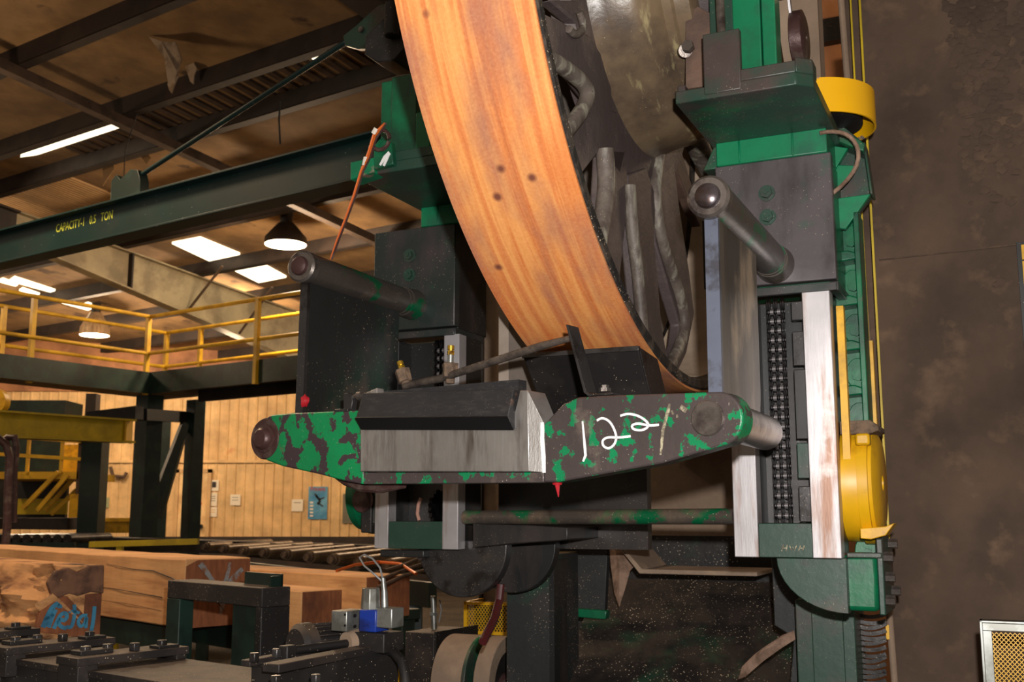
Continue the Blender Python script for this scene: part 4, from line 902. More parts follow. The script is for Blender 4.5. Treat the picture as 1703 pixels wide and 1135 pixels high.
build('side_block', MB().box(VF, b_[0]+.002, vq(661, 1030)[0], vd0-.025, vd0+.03, a_[1]+.012, b_[1]+.006), m['alu'], sv, bevel=.003)
a_, b_ = vq(601, 1018), vq(632, 979)
build('dome', MB().tube(VF.P((a_[0]+b_[0])/2, vd0, a_[1]), VF.P((a_[0]+b_[0])/2, vd0, b_[1]), .027, 8, r2=.024), m['alu'], sv, bevel=.002, label='faceted shiny dome')
build('base_block', MB().box(VF, vq(590, 1060)[0], vq(650, 1060)[0], vd0-.03, vd0+.06, vq(600, 1082)[1], vq(600, 1050)[1]), m['black'], sv, bevel=.003)
build('connector', MB().path([F3(640, 1020, 3.0), F3(639, 985, 3.0), F3(637, 962, 3.0)], [.011, .009, .006], 12), m['alu'], sv)
build('cable', MB().path([F3(637, 965, 3.0), F3(632, 945, 3.0), F3(620, 930, 3.02), F3(606, 923, 3.05), F3(598, 928, 3.06), F3(606, 942, 3.03), F3(622, 955, 3.0), F3(636, 968, 3.0)], .0028, 6), m['cable'], sv)
hs = build('black_hose', MB().path([F3(640, 1080, 2.98), F3(655, 1085, 2.95), F3(668, 1100, 2.9), F3(674, 1125, 2.88), F3(676, 1160, 2.86)], .013, 12), m['black']); tag(hs, 'black hose curling down right of the sensor valve', 'hose')
yg = build('yellow_bracket', MB().path([F3(652, 1095, 3.05), F3(658, 1110, 3.05), F3(655, 1130, 3.05), F3(640, 1150, 3.05)], [.012, .016, .02, .02], 10), m['yellow']); tag(yg, 'curved yellow guard piece beneath the sensor valve', 'guard')
yp = build('yellow_fitting', MB().tube(F3(558, 1082, 3.1), F3(566, 1080, 3.1), .012, 8).box(VF, vq(566, 1060, .1)[0], vq(575, 1060, .1)[0], vd0+.08, vd0+.1, vq(570, 1060, .1)[1], vq(570, 1050, .1)[1]), m['yellow']); tag(yp, 'small yellow fittings between motor fins and sensor valve', 'fitting')
# black box right of it with lance sensor
BF = Fr(30); pb = F3(675, 1060, 4.3)
bd0 = pb.x*BF.n + pb.y*BF.c
def bq(x, y, dd_=0): return BF.unp(x, y, bd0+dd_)
bb = thing('black_box', 'dusty black steel box left of the drive pulleys', 'box', BF, bq(700, 1060)[0], bd0+.1, -1.6)
build('case', MB().box(BF, bq(674, 1060)[0], bq(722, 1060)[0], bd0, bd0+.25, -1.6, bq(675, 1051)[1]), m['blackdust'], bb, bevel=.003)
build('end_plate', MB().box(BF, bq(722, 1060)[0], bq(722, 1060)[0]+.01, bd0, bd0+.30, -1.6, bq(675, 1051)[1]+.006), m['black'], bb)
ln = thing('proximity_sensor', 'thin steel proximity sensor standing on the dusty black box', 'sensor', BF, bq(721, 1030)[0], bd0+.06, bq(720, 1046)[1])
build('barrel', MB().tube(F3(722, 1047, 4.36), F3(721, 1012, 4.36), .012, 12).tube(F3(721, 1012, 4.36), F3(720, 992, 4.36), .010, 12).hexa(F3(721, 1024, 4.36), ZX, .017, .011), m['alu'], ln)
build('wire', MB().path([F3(730, 1036, 4.36), F3(734, 1015, 4.36), F3(731, 998, 4.36)], .003, 6), m['cable'], ln)
# pulleys
pl = thing('drive_pulley', 'wide dusty grey drive pulley left of the dark post', 'pulley', M, -1.5, 3.1, -.9)
def disc(px, py, Y, r, w, mt, parent, name, hollow=.0):
    c = F3(px, py, Y)
    return build(name, MB().lathe(c, SX, [(0, max(hollow, .001)), (0, r), (w, r), (w, max(hollow, .001))], n=56), mt, parent, bevel=.002)
disc(752, 1132, 4.1, .165, .15, m['brown'], pl, 'drum')
disc(800, 1134, 4.0, .160, .014, m['green_grime'], pl, 'flange', .0)
p2 = thing('belt_wheel', 'narrow dusty belt wheel between the wide pulley and the dark post', 'pulley', M, -1.3, 3.1, -.9)
disc(820, 1136, 3.95, .16, .06, m['brown'], p2, 'rim', .11)
disc(828, 1136, 3.97, .035, .07, m['pinrust'], p2, 'hub')
build('disc', MB().lathe(F3(820, 1136, 3.95), SX, [(.02, .02), (.02, .125), (.03, .125), (.03, .02)], n=40), m['black'], p2)
rh = build('red_hose', MB().path([F3(833, 972, 3.45), F3(830, 1000, 3.45), F3(822, 1030, 3.4), F3(812, 1050, 3.35), F3(803, 1068, 3.3)], .013, 10), m['hose']); tag(rh, 'dark red hose hanging behind the pulleys', 'hose')
# yellow expanded metal guard behind pulleys
GF = Fr(20); pg = F3(770, 1030, 4.6); gd = pg.x*GF.n+pg.y*GF.c
def gq(x, y, dd_=0): return GF.unp(x, y, gd+dd_)
yg2 = thing('mesh_guard', 'yellow expanded metal guard box behind the drive pulleys', 'guard', GF, gq(800, 1050)[0], gd, gq(800, 1054)[1])
x0, x1 = gq(771, 1030)[0], gq(845, 1030)[0]; z1_, z0_ = gq(800, 1002)[1], gq(800, 1056)[1]
build('frame', MB().box(GF, x0, x0+.015, gd, gd+.015, z0_, z1_).box(GF, x0, x1, gd, gd+.015, z1_-.012, z1_).box(GF, x0, x1, gd, gd+.015, z0_, z0_+.012).box(GF, x0, x0+.012, gd, gd+.2, z1_-.012, z1_), m['yellow'], yg2)
em = MB(); diamonds(em, GF, x0+.01, x1, z0_+.008, z1_-.008, gd+.004, .026, .018, .004); build('mesh', em, m['yellow'], yg2, smooth=False)
build('back_sheet', MB().box(GF, x0+.01, x1, gd+.09, gd+.1, z0_, z1_-.012), m['green_dark'], yg2)
# ================================================================ timbers and stands (T frame)
def TP(s, d, z): return T.P(s, d, z)
def timber(name, label, corner_px, z_top, length, width, height, mt, group=None, sag=0.0, endm=True, dz_end=0):
    """corner_px: pixel of the near top corner of the right end"""
    s, d = T.unz(corner_px[0], corner_px[1], z_top)
    t = thing(name, label, 'timber', T, s-length/2, d+width/2, z_top-height, group)
    n = 14; A_ = []; mb = MB(); rings = []
    rn = random.Random(len(label))
    for i in range(n+1):
        f = i/n; ss = s-length+length*f
        j = lambda: rn.uniform(-1, 1)*sag
        rings.append([TP(ss, d+j(), z_top-height), TP(ss, d+width+j(), z_top-height), TP(ss, d+width+j(), z_top+j()*.6), TP(ss, d+j()*.6, z_top+j()*.6)])
    vs = [p for r_ in rings for p in r_]
    fs = [(i*4+k, i*4+(k+1) % 4, (i+1)*4+(k+1) % 4, (i+1)*4+k) for i in range(n) for k in range(4)] + [(3, 2, 1, 0), (n*4, n*4+1, n*4+2, n*4+3)]
    mb.add(vs, fs); build('beam', mb, mt, t, bevel=.006)
    if endm: build('end_grain', MB().box(T, s-.001, s+.003, d+.004, d+width-.004, z_top-height+.004, z_top-.004), m['wood_end'], t, bevel=.001, label='darker sawn end')
    return t, s, d
# far long timbers
def onT(px, z): return T.unz(px[0], px[1], z)
t3, s3, d3 = timber('sawn_timber', 'long pale timber lying farthest back beside the steel rollers', (609, 960), -.33, 3.2, .30, .22, m['wood'], 'sawn timbers on the stands')
t4, s4, d4 = timber('sawn_timber', 'short looking pale timber end just right of the small steel gantry', (502, 984), -.34, 2.0, .22, .21, m['wood'], 'sawn timbers on the stands')
# the cant with radial white marks on its end
zt2 = -.20
t2, s2, d2 = timber('cant', 'large square cant with white radial marks on its dark end, behind the gantry', (309, 931), zt2, 3.4, .33, .30, m['wood'], None, sag=.004, endm=False)
hw = MB()
build('end_grain', MB().prisms(T, [(d2+.004, zt2-.30), (d2+.325, zt2-.30), (d2+.325, zt2-.006), (d2+.06, zt2-.004), (d2+.004, zt2-.03)], s2-.001, s2+.004), m['wood_end'], t2, label='dark end grain')
ck = MB()
ck.path([TP(s2-.8, d2-.002, zt2-.045), TP(s2-.5, d2-.003, zt2-.06), TP(s2-.3, d2-.003, zt2-.06), TP(s2-.12, d2-.003, zt2-.085), TP(s2+.002, d2, zt2-.115)], [.0008, .0015, .002, .003, .002], 6)
ck.path([TP(s2+.005, d2+.0, zt2-.115), TP(s2+.006, d2+.08, zt2-.15), TP(s2+.006, d2+.16, zt2-.19), TP(s2+.006, d2+.2, zt2-.235)], [.002, .002, .0015, .001], 6)
ck.path([TP(s2-1.3, d2-.002, zt2-.16), TP(s2-.7, d2-.003, zt2-.16), TP(s2-.2, d2-.003, zt2-.175)], [.0005, .0015, .002], 6)
ck.path([TP(s2-1.2, d2-.002, zt2-.22), TP(s2-.5, d2-.002, zt2-.225), TP(s2-.2, d2-.002, zt2-.235)], [.0004, .001, .0005], 6)
build('crack', ck, m['black'], t2, label='dark drying cracks')
mk = MB(); EP = lambda a, dd_, b: TP(dd_, a, b)
for pts, w in (([(d2+.17, zt2-.14), (d2+.12, zt2-.08), (d2+.07, zt2-.02)], [.012, .02, .03]), ([(d2+.18, zt2-.15), (d2+.205, zt2-.09), (d2+.22, zt2-.02)], [.02, .02, .014]), ([(d2+.19, zt2-.15), (d2+.24, zt2-.09), (d2+.285, zt2-.05)], [.02, .03, .02]), ([(d2+.19, zt2-.2), (d2+.18, zt2-.25)], [.03, .012])):
    mk.ribbon(EP, pts, w, s2+.0035, s2+.006)
build('white_mark', mk, mat('pale sapwood stain', (140, 140, 140), (128, 84, 58), t=(.45, .6), scale=30, rough=.8), t2)
# near torn timber with "Metal" sprayed on its sawn end
zt1 = -.205
s1_, d1_ = T.unz(66, 944, zt1)
Wd = T.uns(172, 938, s1_)[0]-d1_
t1 = thing('torn_timber', 'rough torn timber at the left edge with Metal sprayed in blue', 'timber', T, s1_-.6, d1_+.15, zt1-.33)
from mathutils import noise as mnoise
nx, ny = 60, 22; vs = []; fs = []
Hh, Ln = .285, 2.2
def rag(g): return mnoise.noise(Vector((g*3.1, 2.2, 5)))
def torn(f, g):
    s = s1_-Ln+Ln*f; z = zt1-Hh*g
    nz = mnoise.fractal(Vector((s*3.0, g*3.2, 1.3)), 1.0, 2.0, 5)*.085 + mnoise.fractal(Vector((s*14, g*10, 4.2)), 1.0, 2.0, 3)*.02
    bulge = .09*(1-g)**1.5
    return TP(s + (.03*rag(g*4) if f > .99 else 0), d1_ + nz*.8 + bulge - .03*g, z + mnoise.noise(Vector((s*5, g*4, 7)))*.012)
for i in range(nx+1):
    for j in range(ny+1): vs.append(torn(i/nx, j/ny))
for i in range(nx):
    for j in range(ny): a_ = i*(ny+1)+j; fs.append((a_, a_+1, a_+ny+2, a_+ny+1))
b0 = len(vs)
for i in range(nx+1):
    s = s1_-Ln+Ln*i/nx; vs += [TP(s, d1_+Wd, zt1), TP(s, d1_+Wd, zt1-Hh)]
for i in range(nx):
    fs += [(b0+2*i, b0+2*i+2, b0+2*i+3, b0+2*i+1), (i*(ny+1), (i+1)*(ny+1), b0+2*i+2, b0+2*i), (i*(ny+1)+ny, b0+2*i+1, b0+2*i+3, (i+1)*(ny+1)+ny)]
fs.append(tuple([nx*(ny+1)+j for j in range(ny+1)] + [b0+2*nx+1, b0+2*nx])); fs.append(tuple([j for j in range(ny, -1, -1)] + [b0, b0+1]))
mb = MB().add(vs, fs); build('beam', mb, m['bark'], t1, ang=60)
def tq(x, y): return T.uns(x, y, s1_)
fp = lambda a, dd_, b: TP(dd_, a, b)
m['sawn_dark'] = mat('dark torn end', (120, 84, 62), (70, 46, 36), t=(.42, .6), scale=9, c3=(40, 28, 24), t3=(.56, .66), scale3=6, rough=.85, bump=1, bscale=30)
build('torn_end', MB().prisms(T, [tq(x, y) for x, y in ((92, 950), (112, 944), (128, 952), (146, 941), (172, 940), (171, 988), (150, 985), (128, 992), (112, 988), (96, 996), (84, 988), (78, 970))], s1_-.02, s1_+.012), m['sawn_dark'], t1, bevel=.006, label='dark torn upper part of the end')
sf1 = build('sawn_face', MB().prisms(T, [tq(x, y) for x, y in ((60, 1044), (64, 1020), (84, 1006), (98, 994), (120, 989), (169, 987), (165, 1063), (110, 1058), (66, 1052))], s1_-.02, s1_+.005), m['wood_end'], t1, bevel=.003, label='reddish sawn end face')
def sq(l): return [tq(x, y) for x, y in l]
lt = MB()
for pts, w in (([(70, 1044), (76, 1030), (84, 1014), (92, 1006), (98, 1004), (98, 1012)], .019), ([(79, 1044), (85, 1028), (91, 1014)], .018), ([(72, 1030), (82, 1027), (88, 1022)], .012),
               ([(88, 1046), (93, 1036), (99, 1024), (107, 1020), (110, 1026), (106, 1032), (98, 1031), (96, 1036), (101, 1043), (109, 1045)], .015),
               ([(122, 1006), (123, 1018), (121, 1032), (117, 1043), (109, 1043)], .014), ([(113, 1018), (122, 1017), (131, 1020)], .011),
               ([(144, 1024), (135, 1025), (129, 1034), (132, 1042), (139, 1038), (143, 1026), (142, 1036), (142, 1045)], .013),
               ([(156, 1009), (155, 1022), (153, 1038), (150, 1052)], .015)):
    lt.ribbon(fp, sq(curve(pts, 3)), w, s1_+.005, s1_+.008)
build('spray_letters', lt, m['spray'], sf1, label='blue sprayed word Metal')

# small steel gantry (goal shaped frame)
gs, gd_ = T.unz(300, 968, -.26)
F2 = Fr(44)
g0 = F3(279, 968, 4.2); 
gd2 = g0.x*F2.n + g0.y*F2.c
def fq(x, y, dd_=0): return F2.unp(x, y, gd2+dd_)
ga = thing('steel_gantry', 'small dark green steel gantry in front of the marked cant', 'gantry', F2, fq(370, 1000)[0], gd2+.1, -1.6)
sL = fq(279, 968)[0]; sR = fq(436, 980)[0]; zT = fq(285, 966)[1]
build('top_beam', MB().box(F2, sL, sR, gd2, gd2+.115, zT-.065, zT), m['blackdust'], ga, bevel=.003)
build('leg', MB().box(F2, sL, sL+.095, gd2, gd2+.06, -1.6, zT-.065), m['green_dark'], ga, bevel=.003)
build('leg', MB().box(F2, sR-.035, sR, gd2, gd2+.115, -1.6, zT-.065), m['black'], ga, bevel=.003)
build('leg', MB().box(F2, fq(375, 1000)[0], fq(420, 1000)[0], gd2+.03, gd2+.08, -1.6, zT-.065), m['green_dark'], ga, bevel=.003)
build('cross_bar', MB().box(F2, sL+.07, sR-.03, gd2+.03, gd2+.08, -.72, -.66), m['green_dark'], ga, bevel=.003)
build('channel_stub', MB().box(F2, fq(383, 960)[0]-.05, fq(430, 960)[0]+.0, gd2+.09, gd2+.10, zT, zT+.042).box(F2, fq(430, 960)[0]-.012, fq(430, 960)[0], gd2+.05, gd2+.10, zT, zT+.036), m['green_dark'], ga)
# stands under the timbers
for (px, py, dd_, w, lab) in ((560, 1040, .3, .55, 'dark green steel stand under the short looking timber end'), (660, 1030, .9, .7, 'dark green steel stand under the farthest timber')):
    s_, d_ = T.unz(px, py, -.62)
    sd_ = thing('timber_stand', lab, 'stand', T, s_, d_, -1.6)
    build('top_beam', MB().box(T, s_-w, s_+.1, d_, d_+.10, -.62, -.56), m['green_dark'], sd_, bevel=.004)
    for k in (-w+.1, -w/2, 0):
        build('leg', MB().box(T, s_+k-.05, s_+k+.05, d_+.0, d_+.1, -1.6, -.62), m['green_dark'], sd_, bevel=.004)
# green conveyor frames below timbers
cf = thing('log_conveyor', 'long dark green conveyor frame running under the timbers', 'conveyor', T, s2-1, d2, -1.6)
build('side_channel', MB().box(T, s2-3.2, s2-.05, d2+.02, d2+.06, zt2-.42, zt2-.31).box(T, s2-3.2, s2-.05, d2+.3, d2+.34, zt2-.42, zt2-.31), m['green_dark'], cf)
for k in (-2.8, -1.6, -.4): build('leg', MB().box(T, s2+k, s2+k+.08, d2+.02, d2+.1, -1.6, zt2-.42), m['green_dark'], cf)
# chain trough and orange hose behind timbers
for k in range(3):
    q_ = build('conveyor_chain', MB().path([F3(640-6*k, 950+14*k, 5.4), F3(672, 940+9*k, 5.9), F3(706, 925+12*k, 6.4)], .010, 6), m['brace'])
    tag(q_, ['uppermost of the three slack conveyor chains right of the far timber', 'middle of the three slack conveyor chains right of the far timber', 'lowest of the three slack conveyor chains right of the far timber'][k], 'chain', 'conveyor chains behind the timbers')
for x_ in (190, 300):
    pass
oh = build('orange_hose', MB().path([F3(560, 950, 5.6), F3(590, 940, 5.8), F3(630, 935, 6.0), F3(665, 938, 5.9), F3(692, 955, 5.6)], .008, 8), m['copper']); tag(oh, 'thin orange hose lying behind the far timber', 'hose')

# ---------------------------------------------------------------- roller conveyor
lp = [(344, 910), (375, 914), (408, 917), (442, 920), (478, 923), (516, 927), (556, 931), (600, 936), (648, 941)]
zr = -.40
for i, (x, y) in enumerate(lp):
    r_ = ray(x, y); t_ = zr/r_[2]; p = Vector((r_[0]*t_, r_[1]*t_, zr+CZ))
    rad_ = .055; q_ = p + Vector((.36, 1.9, 0))
    words = ['first', 'second', 'third', 'fourth', 'fifth', 'sixth', 'seventh', 'eighth', 'ninth']
    ro = thing('conveyor_roller', words[i] + ' steel conveyor roller counted from the left, in front of the tan wall', 'roller', G, p.x, p.y, zr-.06, 'rollers of the far conveyor')
    build('tube', MB().tube(p, q_, rad_, 20), m['roller'], ro)
    build('end_bearing', MB().tube(p-Vector((.012, .06, 0)), p+Vector((.0, 0.02, 0)), .045, 14).tube(p-Vector((.02, .12, 0)), p, .03, 10), m['crust'], ro)
pa = F3(330, 915, 12.6); pb_ = F3(720, 956, 7.2)
rf = thing('roller_conveyor', 'dark conveyor side frame carrying the steel rollers', 'conveyor', G, pa.x, pa.y, -1.6)
build('side_rail', bar3(MB(), Vector((pa.x-.4, pa.y, CZ-.52)), Vector((pb_.x, pb_.y, CZ-.52)), .06, .16), m['green_dark'], rf)
build('side_rail', bar3(MB(), Vector((pa.x+.1, pa.y+2.0, CZ-.46)), Vector((pb_.x+.5, pb_.y+2.0, CZ-.46)), .06, .2), m['purlin'], rf)
for f in (.05, .5, .95):
    c_ = pa.lerp(pb_, f); build('leg', MB().box(G, c_.x-.06, c_.x+.06, c_.y, c_.y+.1, -1.6, -.58), m['green_dark'], rf)
# long dark conveyor bed along the wall foot
cbp = [F3(-30, 864, 15.5), F3(720, 908, 15.0)]
db = thing('conveyor_bed', 'long dark conveyor bed running along the foot of the tan wall', 'conveyor', G, -3, 15.2, -1.6)
build('deck', bar3(MB(), F3(-60, 897, 14.5), F3(720, 920, 14.5), .5, .16), m['purlin'], db)
build('deck_top', MB().loft([F3(-60, 862, 13), F3(112, 862, 13), F3(112, 882, 13), F3(-60, 880, 13)], [F3(-60, 862, 13)+Vector((0, .8, 0)), F3(112, 862, 13)+Vector((0, .8, 0)), F3(112, 882, 13)+Vector((0, .8, 0)), F3(-60, 880, 13)+Vector((0, .8, 0))]), m['purlin'], db)
build('leg', MB().box(G, -6, -5.8, 14.4, 14.6, -1.6, -.4), m['green_dark'], db)
build('leg', MB().box(G, -2, -1.8, 14.4, 14.6, -1.6, -.4), m['green_dark'], db)
rl0 = None
for i in range(7):
    x = 10+i*17; p = F3(x, 897, 11.5)
    o_ = build('idler_roller', MB().tube(p, p+Vector((.1, .9, 0)), .05, 12), m['steel_dark']); tag(o_, ['first', 'second', 'third', 'fourth', 'fifth', 'sixth', 'seventh'][i] + ' from the left of the small dark idler rollers behind the cant', 'roller', 'small dark idler rollers')
    o_['stand'] = 1
ib = build('idler_rail', bar3(MB(), F3(-20, 907, 11.4), F3(125, 907, 11.4), .05, .05), m['green_dark']); tag(ib, 'dark rail under the small idler rollers at the left', 'rail')
yc = build('yellow_curb', MB().box(G, F3(200, 904, 9.5).x-.03, F3(200, 904, 9.5).x+.03, 9.5, 9.56, -1.6, -.27).add([], []), m['olive']) if False else build('yellow_curb', bar3(bar3(MB(), F3(150, 906, 9.5), F3(330, 901, 9.5), .06, .05), Vector((F3(200, 904, 9.5).x, 9.52, 0)), F3(200, 904, 9.52), .05, .05), m['olive']); tag(yc, 'low dull yellow rail behind the cant, between the green posts', 'rail')

# ================================================================ far wall
YW = 24.0
def gw(x, y, Y=YW): return G.unp(x, y, Y)
wl0, wl1 = gw(-40, 900)[0], gw(760, 900)[0]
zw0 = gw(400, 893)[1]; zseam = gw(300, 768)[1]; zw1 = gw(400, 560)[1]
corr = MB(); n = 0; x = -16.0; pts = []
while x < 1.0:
    pts += [(x, YW), (x+.02, YW-.02), (x+.045, YW-.02), (x+.065, YW)]; x += .21
pts2 = pts + [(x, YW+.05), (-16.0, YW+.05)]
struct('wall_far', MB().prismz(G, pts2, -1.6, zseam), m['tan'], smooth=False)
struct('wall_far_upper', MB().prismz(G, [(a, d+.03) for a, d in pts2], zseam, gw(300, 655)[1]+.05), m['tan'], smooth=False)
struct('wall_far_top', MB().box(G, -16, 4, YW-.05, YW+.05, gw(300, 655)[1]+.05, 5.4), m['tan2'])
struct('trim_seam', MB().box(G, -16, 1.2, YW-.06, YW, zseam-.03, zseam+.03), m['tan'])
struct('baseboard_far', MB().box(G, -16, 1.2, YW-.15, YW-.03, -1.6, zw0), m['purlin'])
# door
d0_, d1z = gw(300, 790); d2_ = gw(347, 790)[0]
dr = struct('door_1', MB().box(G, d0_, d2_, YW-.07, YW-.02, -.75, gw(320, 787)[1]), mat('pale door', (224, 192, 140), (206, 168, 116), scale=2, rough=.5), bevel=.01)
fr_ = struct('trim_door', MB().box(G, d0_-.08, d0_, YW-.09, YW, -.75, gw(320, 787)[1]+.08).box(G, d2_, d2_+.08, YW-.09, YW, -.75, gw(320, 787)[1]+.08).box(G, d0_-.08, d2_+.08, YW-.09, YW, gw(320, 787)[1], gw(320, 787)[1]+.08), mat('door frame', (196, 160, 112), rough=.5))
hd = gw(336, 876); hn = build('door_handle', MB().tube(G.P(hd[0], YW-.08, hd[1]), G.P(hd[0], YW-.16, hd[1]), .05, 12).box(G, hd[0]-.12, hd[0]+.02, YW-.16, YW-.13, hd[1]-.03, hd[1]+.03), m['black'], dr)
def paper(name, x0, y0, x1, y1, mt, label, cat, lines=0, group=None, lm=None):
    a = gw(x0, y0); b = gw(x1, y1)
    p = build(name, MB().box(G, a[0], b[0], YW-.036, YW-.026, b[1], a[1]), mt)
    tag(p, label, cat, group)
    if lines:
        mb = MB(); w = b[0]-a[0]; h = a[1]-b[1]
        for k in range(lines): mb.box(G, a[0]+w*.18, b[0]-w*.2, YW-.040, YW-.036, a[1]-h*(.25+.5*k/max(1, lines))-h*.05, a[1]-h*(.25+.5*k/max(1, lines)))
        build('print_lines', mb, lm or m['grey'], p)
    return p
n0_ = paper('notice', 351, 799, 364, 817, m['white'], 'white notice with a black square, above two more notices right of the door', 'notice')
q_ = gw(354, 802); q2 = gw(360, 811)
pp_ = build('picture', MB().box(G, q_[0], q2[0], YW-.050, YW-.0362, q2[1], q_[1]), m['black'], n0_)
paper('notice', 348, 820, 361, 842, m['white'], 'middle of the three stacked notices right of the door', 'notice', 3)
paper('notice', 347, 844, 361, 860, m['white'], 'lowest notice right of the door, with a yellow sign', 'notice', 2, lm=m['yellow'])
paper('notice', 384, 823, 400, 841, m['white'], 'lone white notice between the door group and the poster', 'notice', 2)
paper('notice', 486, 831, 504, 851, m['white'], 'white notice just left of the blue poster', 'notice', 1)
paper('notice', 169, 828, 182, 845, mat('green notice', (150, 156, 120), rough=.8), 'greenish notice left of the green posts', 'notice', 2)
paper('notice', 237, 833, 244, 849, m['white'], 'pale notice seen between the green posts', 'notice', 1)
for i, (x0, y0, x1, y1) in enumerate(((317, 817, 322, 820), (317, 824, 324, 828), (317, 835, 323, 839), (325, 836, 337, 840), (317, 850, 322, 854))):
    a = gw(x0, y0); b = gw(x1, y1)
    build('sticker', MB().box(G, a[0], b[0], YW-.085, YW-.07, b[1], a[1]), m['red'], dr, label='red sticker')
po = paper('poster', 514, 810, 544, 864, m['poster'], 'blue safety poster with red title on the tan wall', 'poster')
a = gw(515, 811); b = gw(543, 817)
build('title', text_mb('Prevent', .13, lambda X, dd_, Z: G.P(a[0]+.02+X*.82, YW-.040-dd_, b[1]+.0+Z), ext=.003), m['red'], po, label='red word Prevent')
fg = MB()
for x0, y0, x1, y1, w in ((526, 825, 533, 833, .05), (533, 833, 529, 840, .05), (524, 822, 530, 829, .035), (530, 832, 540, 828, .03), (528, 836, 538, 843, .03)):
    A1, B1 = gw(x0, y0), gw(x1, y1); fg.ribbon(lambda a_, dd_, b_: G.P(a_, dd_, b_), [A1, B1], w, YW-.042, YW-.036)
build('falling_figure', fg, m['black'], po)
ln_ = MB()
for k in range(5):
    A1 = gw(516, 835+k*5.5); ln_.box(G, A1[0], A1[0]+.07, YW-.042, YW-.036, A1[1]-.035, A1[1])
build('bullet_list', ln_, m['white'], po)
cb = paper('wall_cabinet', 571, 822, 600, 871, m['grey'], 'grey metal cabinet on the tan wall right of the poster', 'cabinet')
hcl = gw(195, 785)
hb = build('hanging_tools', MB().path([G.P(hcl[0]-.12, YW-.1, hcl[1]+.1), G.P(hcl[0]-.04, YW-.12, hcl[1]-.1), G.P(hcl[0]+.2, YW-.12, hcl[1]-.12), G.P(hcl[0]+.24, YW-.1, hcl[1]-.02)], .04, 8), m['brace']); tag(hb, 'brown coiled thing hanging on the tan wall', 'coil')

# ================================================================ walkway with yellow railings
zr_ = 2.78; s0w, d0w = R.unz(250, 527, zr_); s1w, d1w = R.unz(277, 554, zr_)
zdeck = R.unp(245, 655, d0w)[1]; fas = .30
wk = thing('walkway', 'dark green raised walkway with a corner, crossing in front of the tan wall', 'walkway', R, s0w, d0w, zdeck)
LL = 7.5; RL_ = 7.5
build('fascia', MB().box(R, s0w, s0w+RL_, d0w, d0w+.06, zdeck-.0, zdeck+fas), m['green_dark'], wk)
build('fascia', MB().box(R, s0w, s0w+.06, d0w-LL, d0w, zdeck, zdeck+fas), m['green_dark'], wk)
build('deck', MB().prismz(R, [(s0w-.01, d0w-LL), (s1w, d0w-LL), (s1w, d1w), (s0w+RL_, d1w), (s0w+RL_, d0w+.06), (s0w-.01, d0w+.06)], zdeck+.06, zdeck+.12), m['brace'], wk)
build('joist', MB().box(R, s0w+.5, s0w+RL_, d0w+.5, d0w+.56, zdeck-.1, zdeck+.06), m['purlin'], wk)
def railing(label, runs, posts, zt_, zm_, zb_, group):
    rl_ = thing('railing', label, 'railing', R, *runs[0][0], zb_, group)
    for (a, b) in runs:
        for z in (zt_, zm_):
            build('rail', MB().tube(R.P(a[0], a[1], z), R.P(b[0], b[1], z), .027, 10), m['yellow_bg'], rl_)
    for s_, d_ in posts: build('post', MB().box(R, s_-.03, s_+.03, d_-.02, d_+.04, zb_, zt_), m['yellow_bg'], rl_)
pA = R.unz(81, 489, zr_); pB = R.unz(443, 500, zr_)
zm_n = R.unp(243, 589, d0w)[1]
railing('nearer yellow railing fixed to the front edge of the walkway', [((s0w, d0w), (s0w+RL_, d0w)), ((s0w, d0w), (s0w, d0w-LL))],
        [(s0w, d0w-.03), (s0w-.03, pA[1]), (pB[0], d0w-.03), (s0w+RL_-1, d0w-.03), (s0w-.03, pA[1]-2.6)], zr_, zm_n, zdeck-.02, 'walkway railings')
pC = R.unz(30, 505, zr_); pD = R.unz(347, 548, zr_)
railing('farther yellow railing on the back edge of the walkway', [((s1w, d1w), (s1w+RL_, d1w)), ((s1w, d1w), (s1w, d1w-LL))],
        [(s1w, d1w), (s1w, pC[1]), (pD[0], d1w), (s1w+4.0, d1w)], zr_, zm_n+.0, zdeck+.1, 'walkway railings')
# support frame
sf_ = thing('support_tower', 'dark green steel support frame with diagonal braces under the walkway corner', 'frame', R, s0w, d0w, -1.6)
def colm(x, y, dd_, w, mt, z1, nm='post'):
    s_, z_ = R.unp(x, y, d0w+dd_); return build(nm, MB().box(R, s_-w/2, s_+w/2, d0w+dd_, d0w+dd_+w, -1.6, z1), mt, sf_, bevel=.005)
colm(230, 780, .05, .27, m['green_dark'], zdeck); colm(312, 780, .9, .2, m['green_dark'], zdeck-.0); colm(258, 780, 1.9, .2, m['green_dark'], zdeck)
p1, p2 = F3(308, 705, 16.0), F3(240, 880, 15.6)
build('brace', bar3(MB(), p1, p2, .09, .12), m['green_dark'], sf_); build('brace', bar3(MB(), F3(303, 720, 16.8), F3(262, 862, 16.8), .1, .14), m['green_dark'], sf_)
build('cross_beam', bar3(MB(), F3(150, 697, 15), F3(232, 687, 14.6), .15, .18), m['black'], sf_); build('cross_beam', bar3(MB(), F3(236, 690, 14.8), F3(320, 695, 16.4), .15, .16), m['black'], sf_)
lc = build('steel_column', MB().box(G, F3(132, 800, 13).x, F3(166, 800, 13).x, 13, 13.25, -1.6, F3(150, 732, 13).z-CZ), m['green_dark']); tag(lc, 'thick dark steel column below the end of the yellow crane beam', 'column')
lc2 = build('building_column', MB().box(G, F3(141, 690, 18).x, F3(158, 690, 18).x, 18, 18.2, -1.6, F3(150, 655, 18).z-CZ), m['purlin']); tag(lc2, 'brown building column behind the cross beam at the left', 'column')
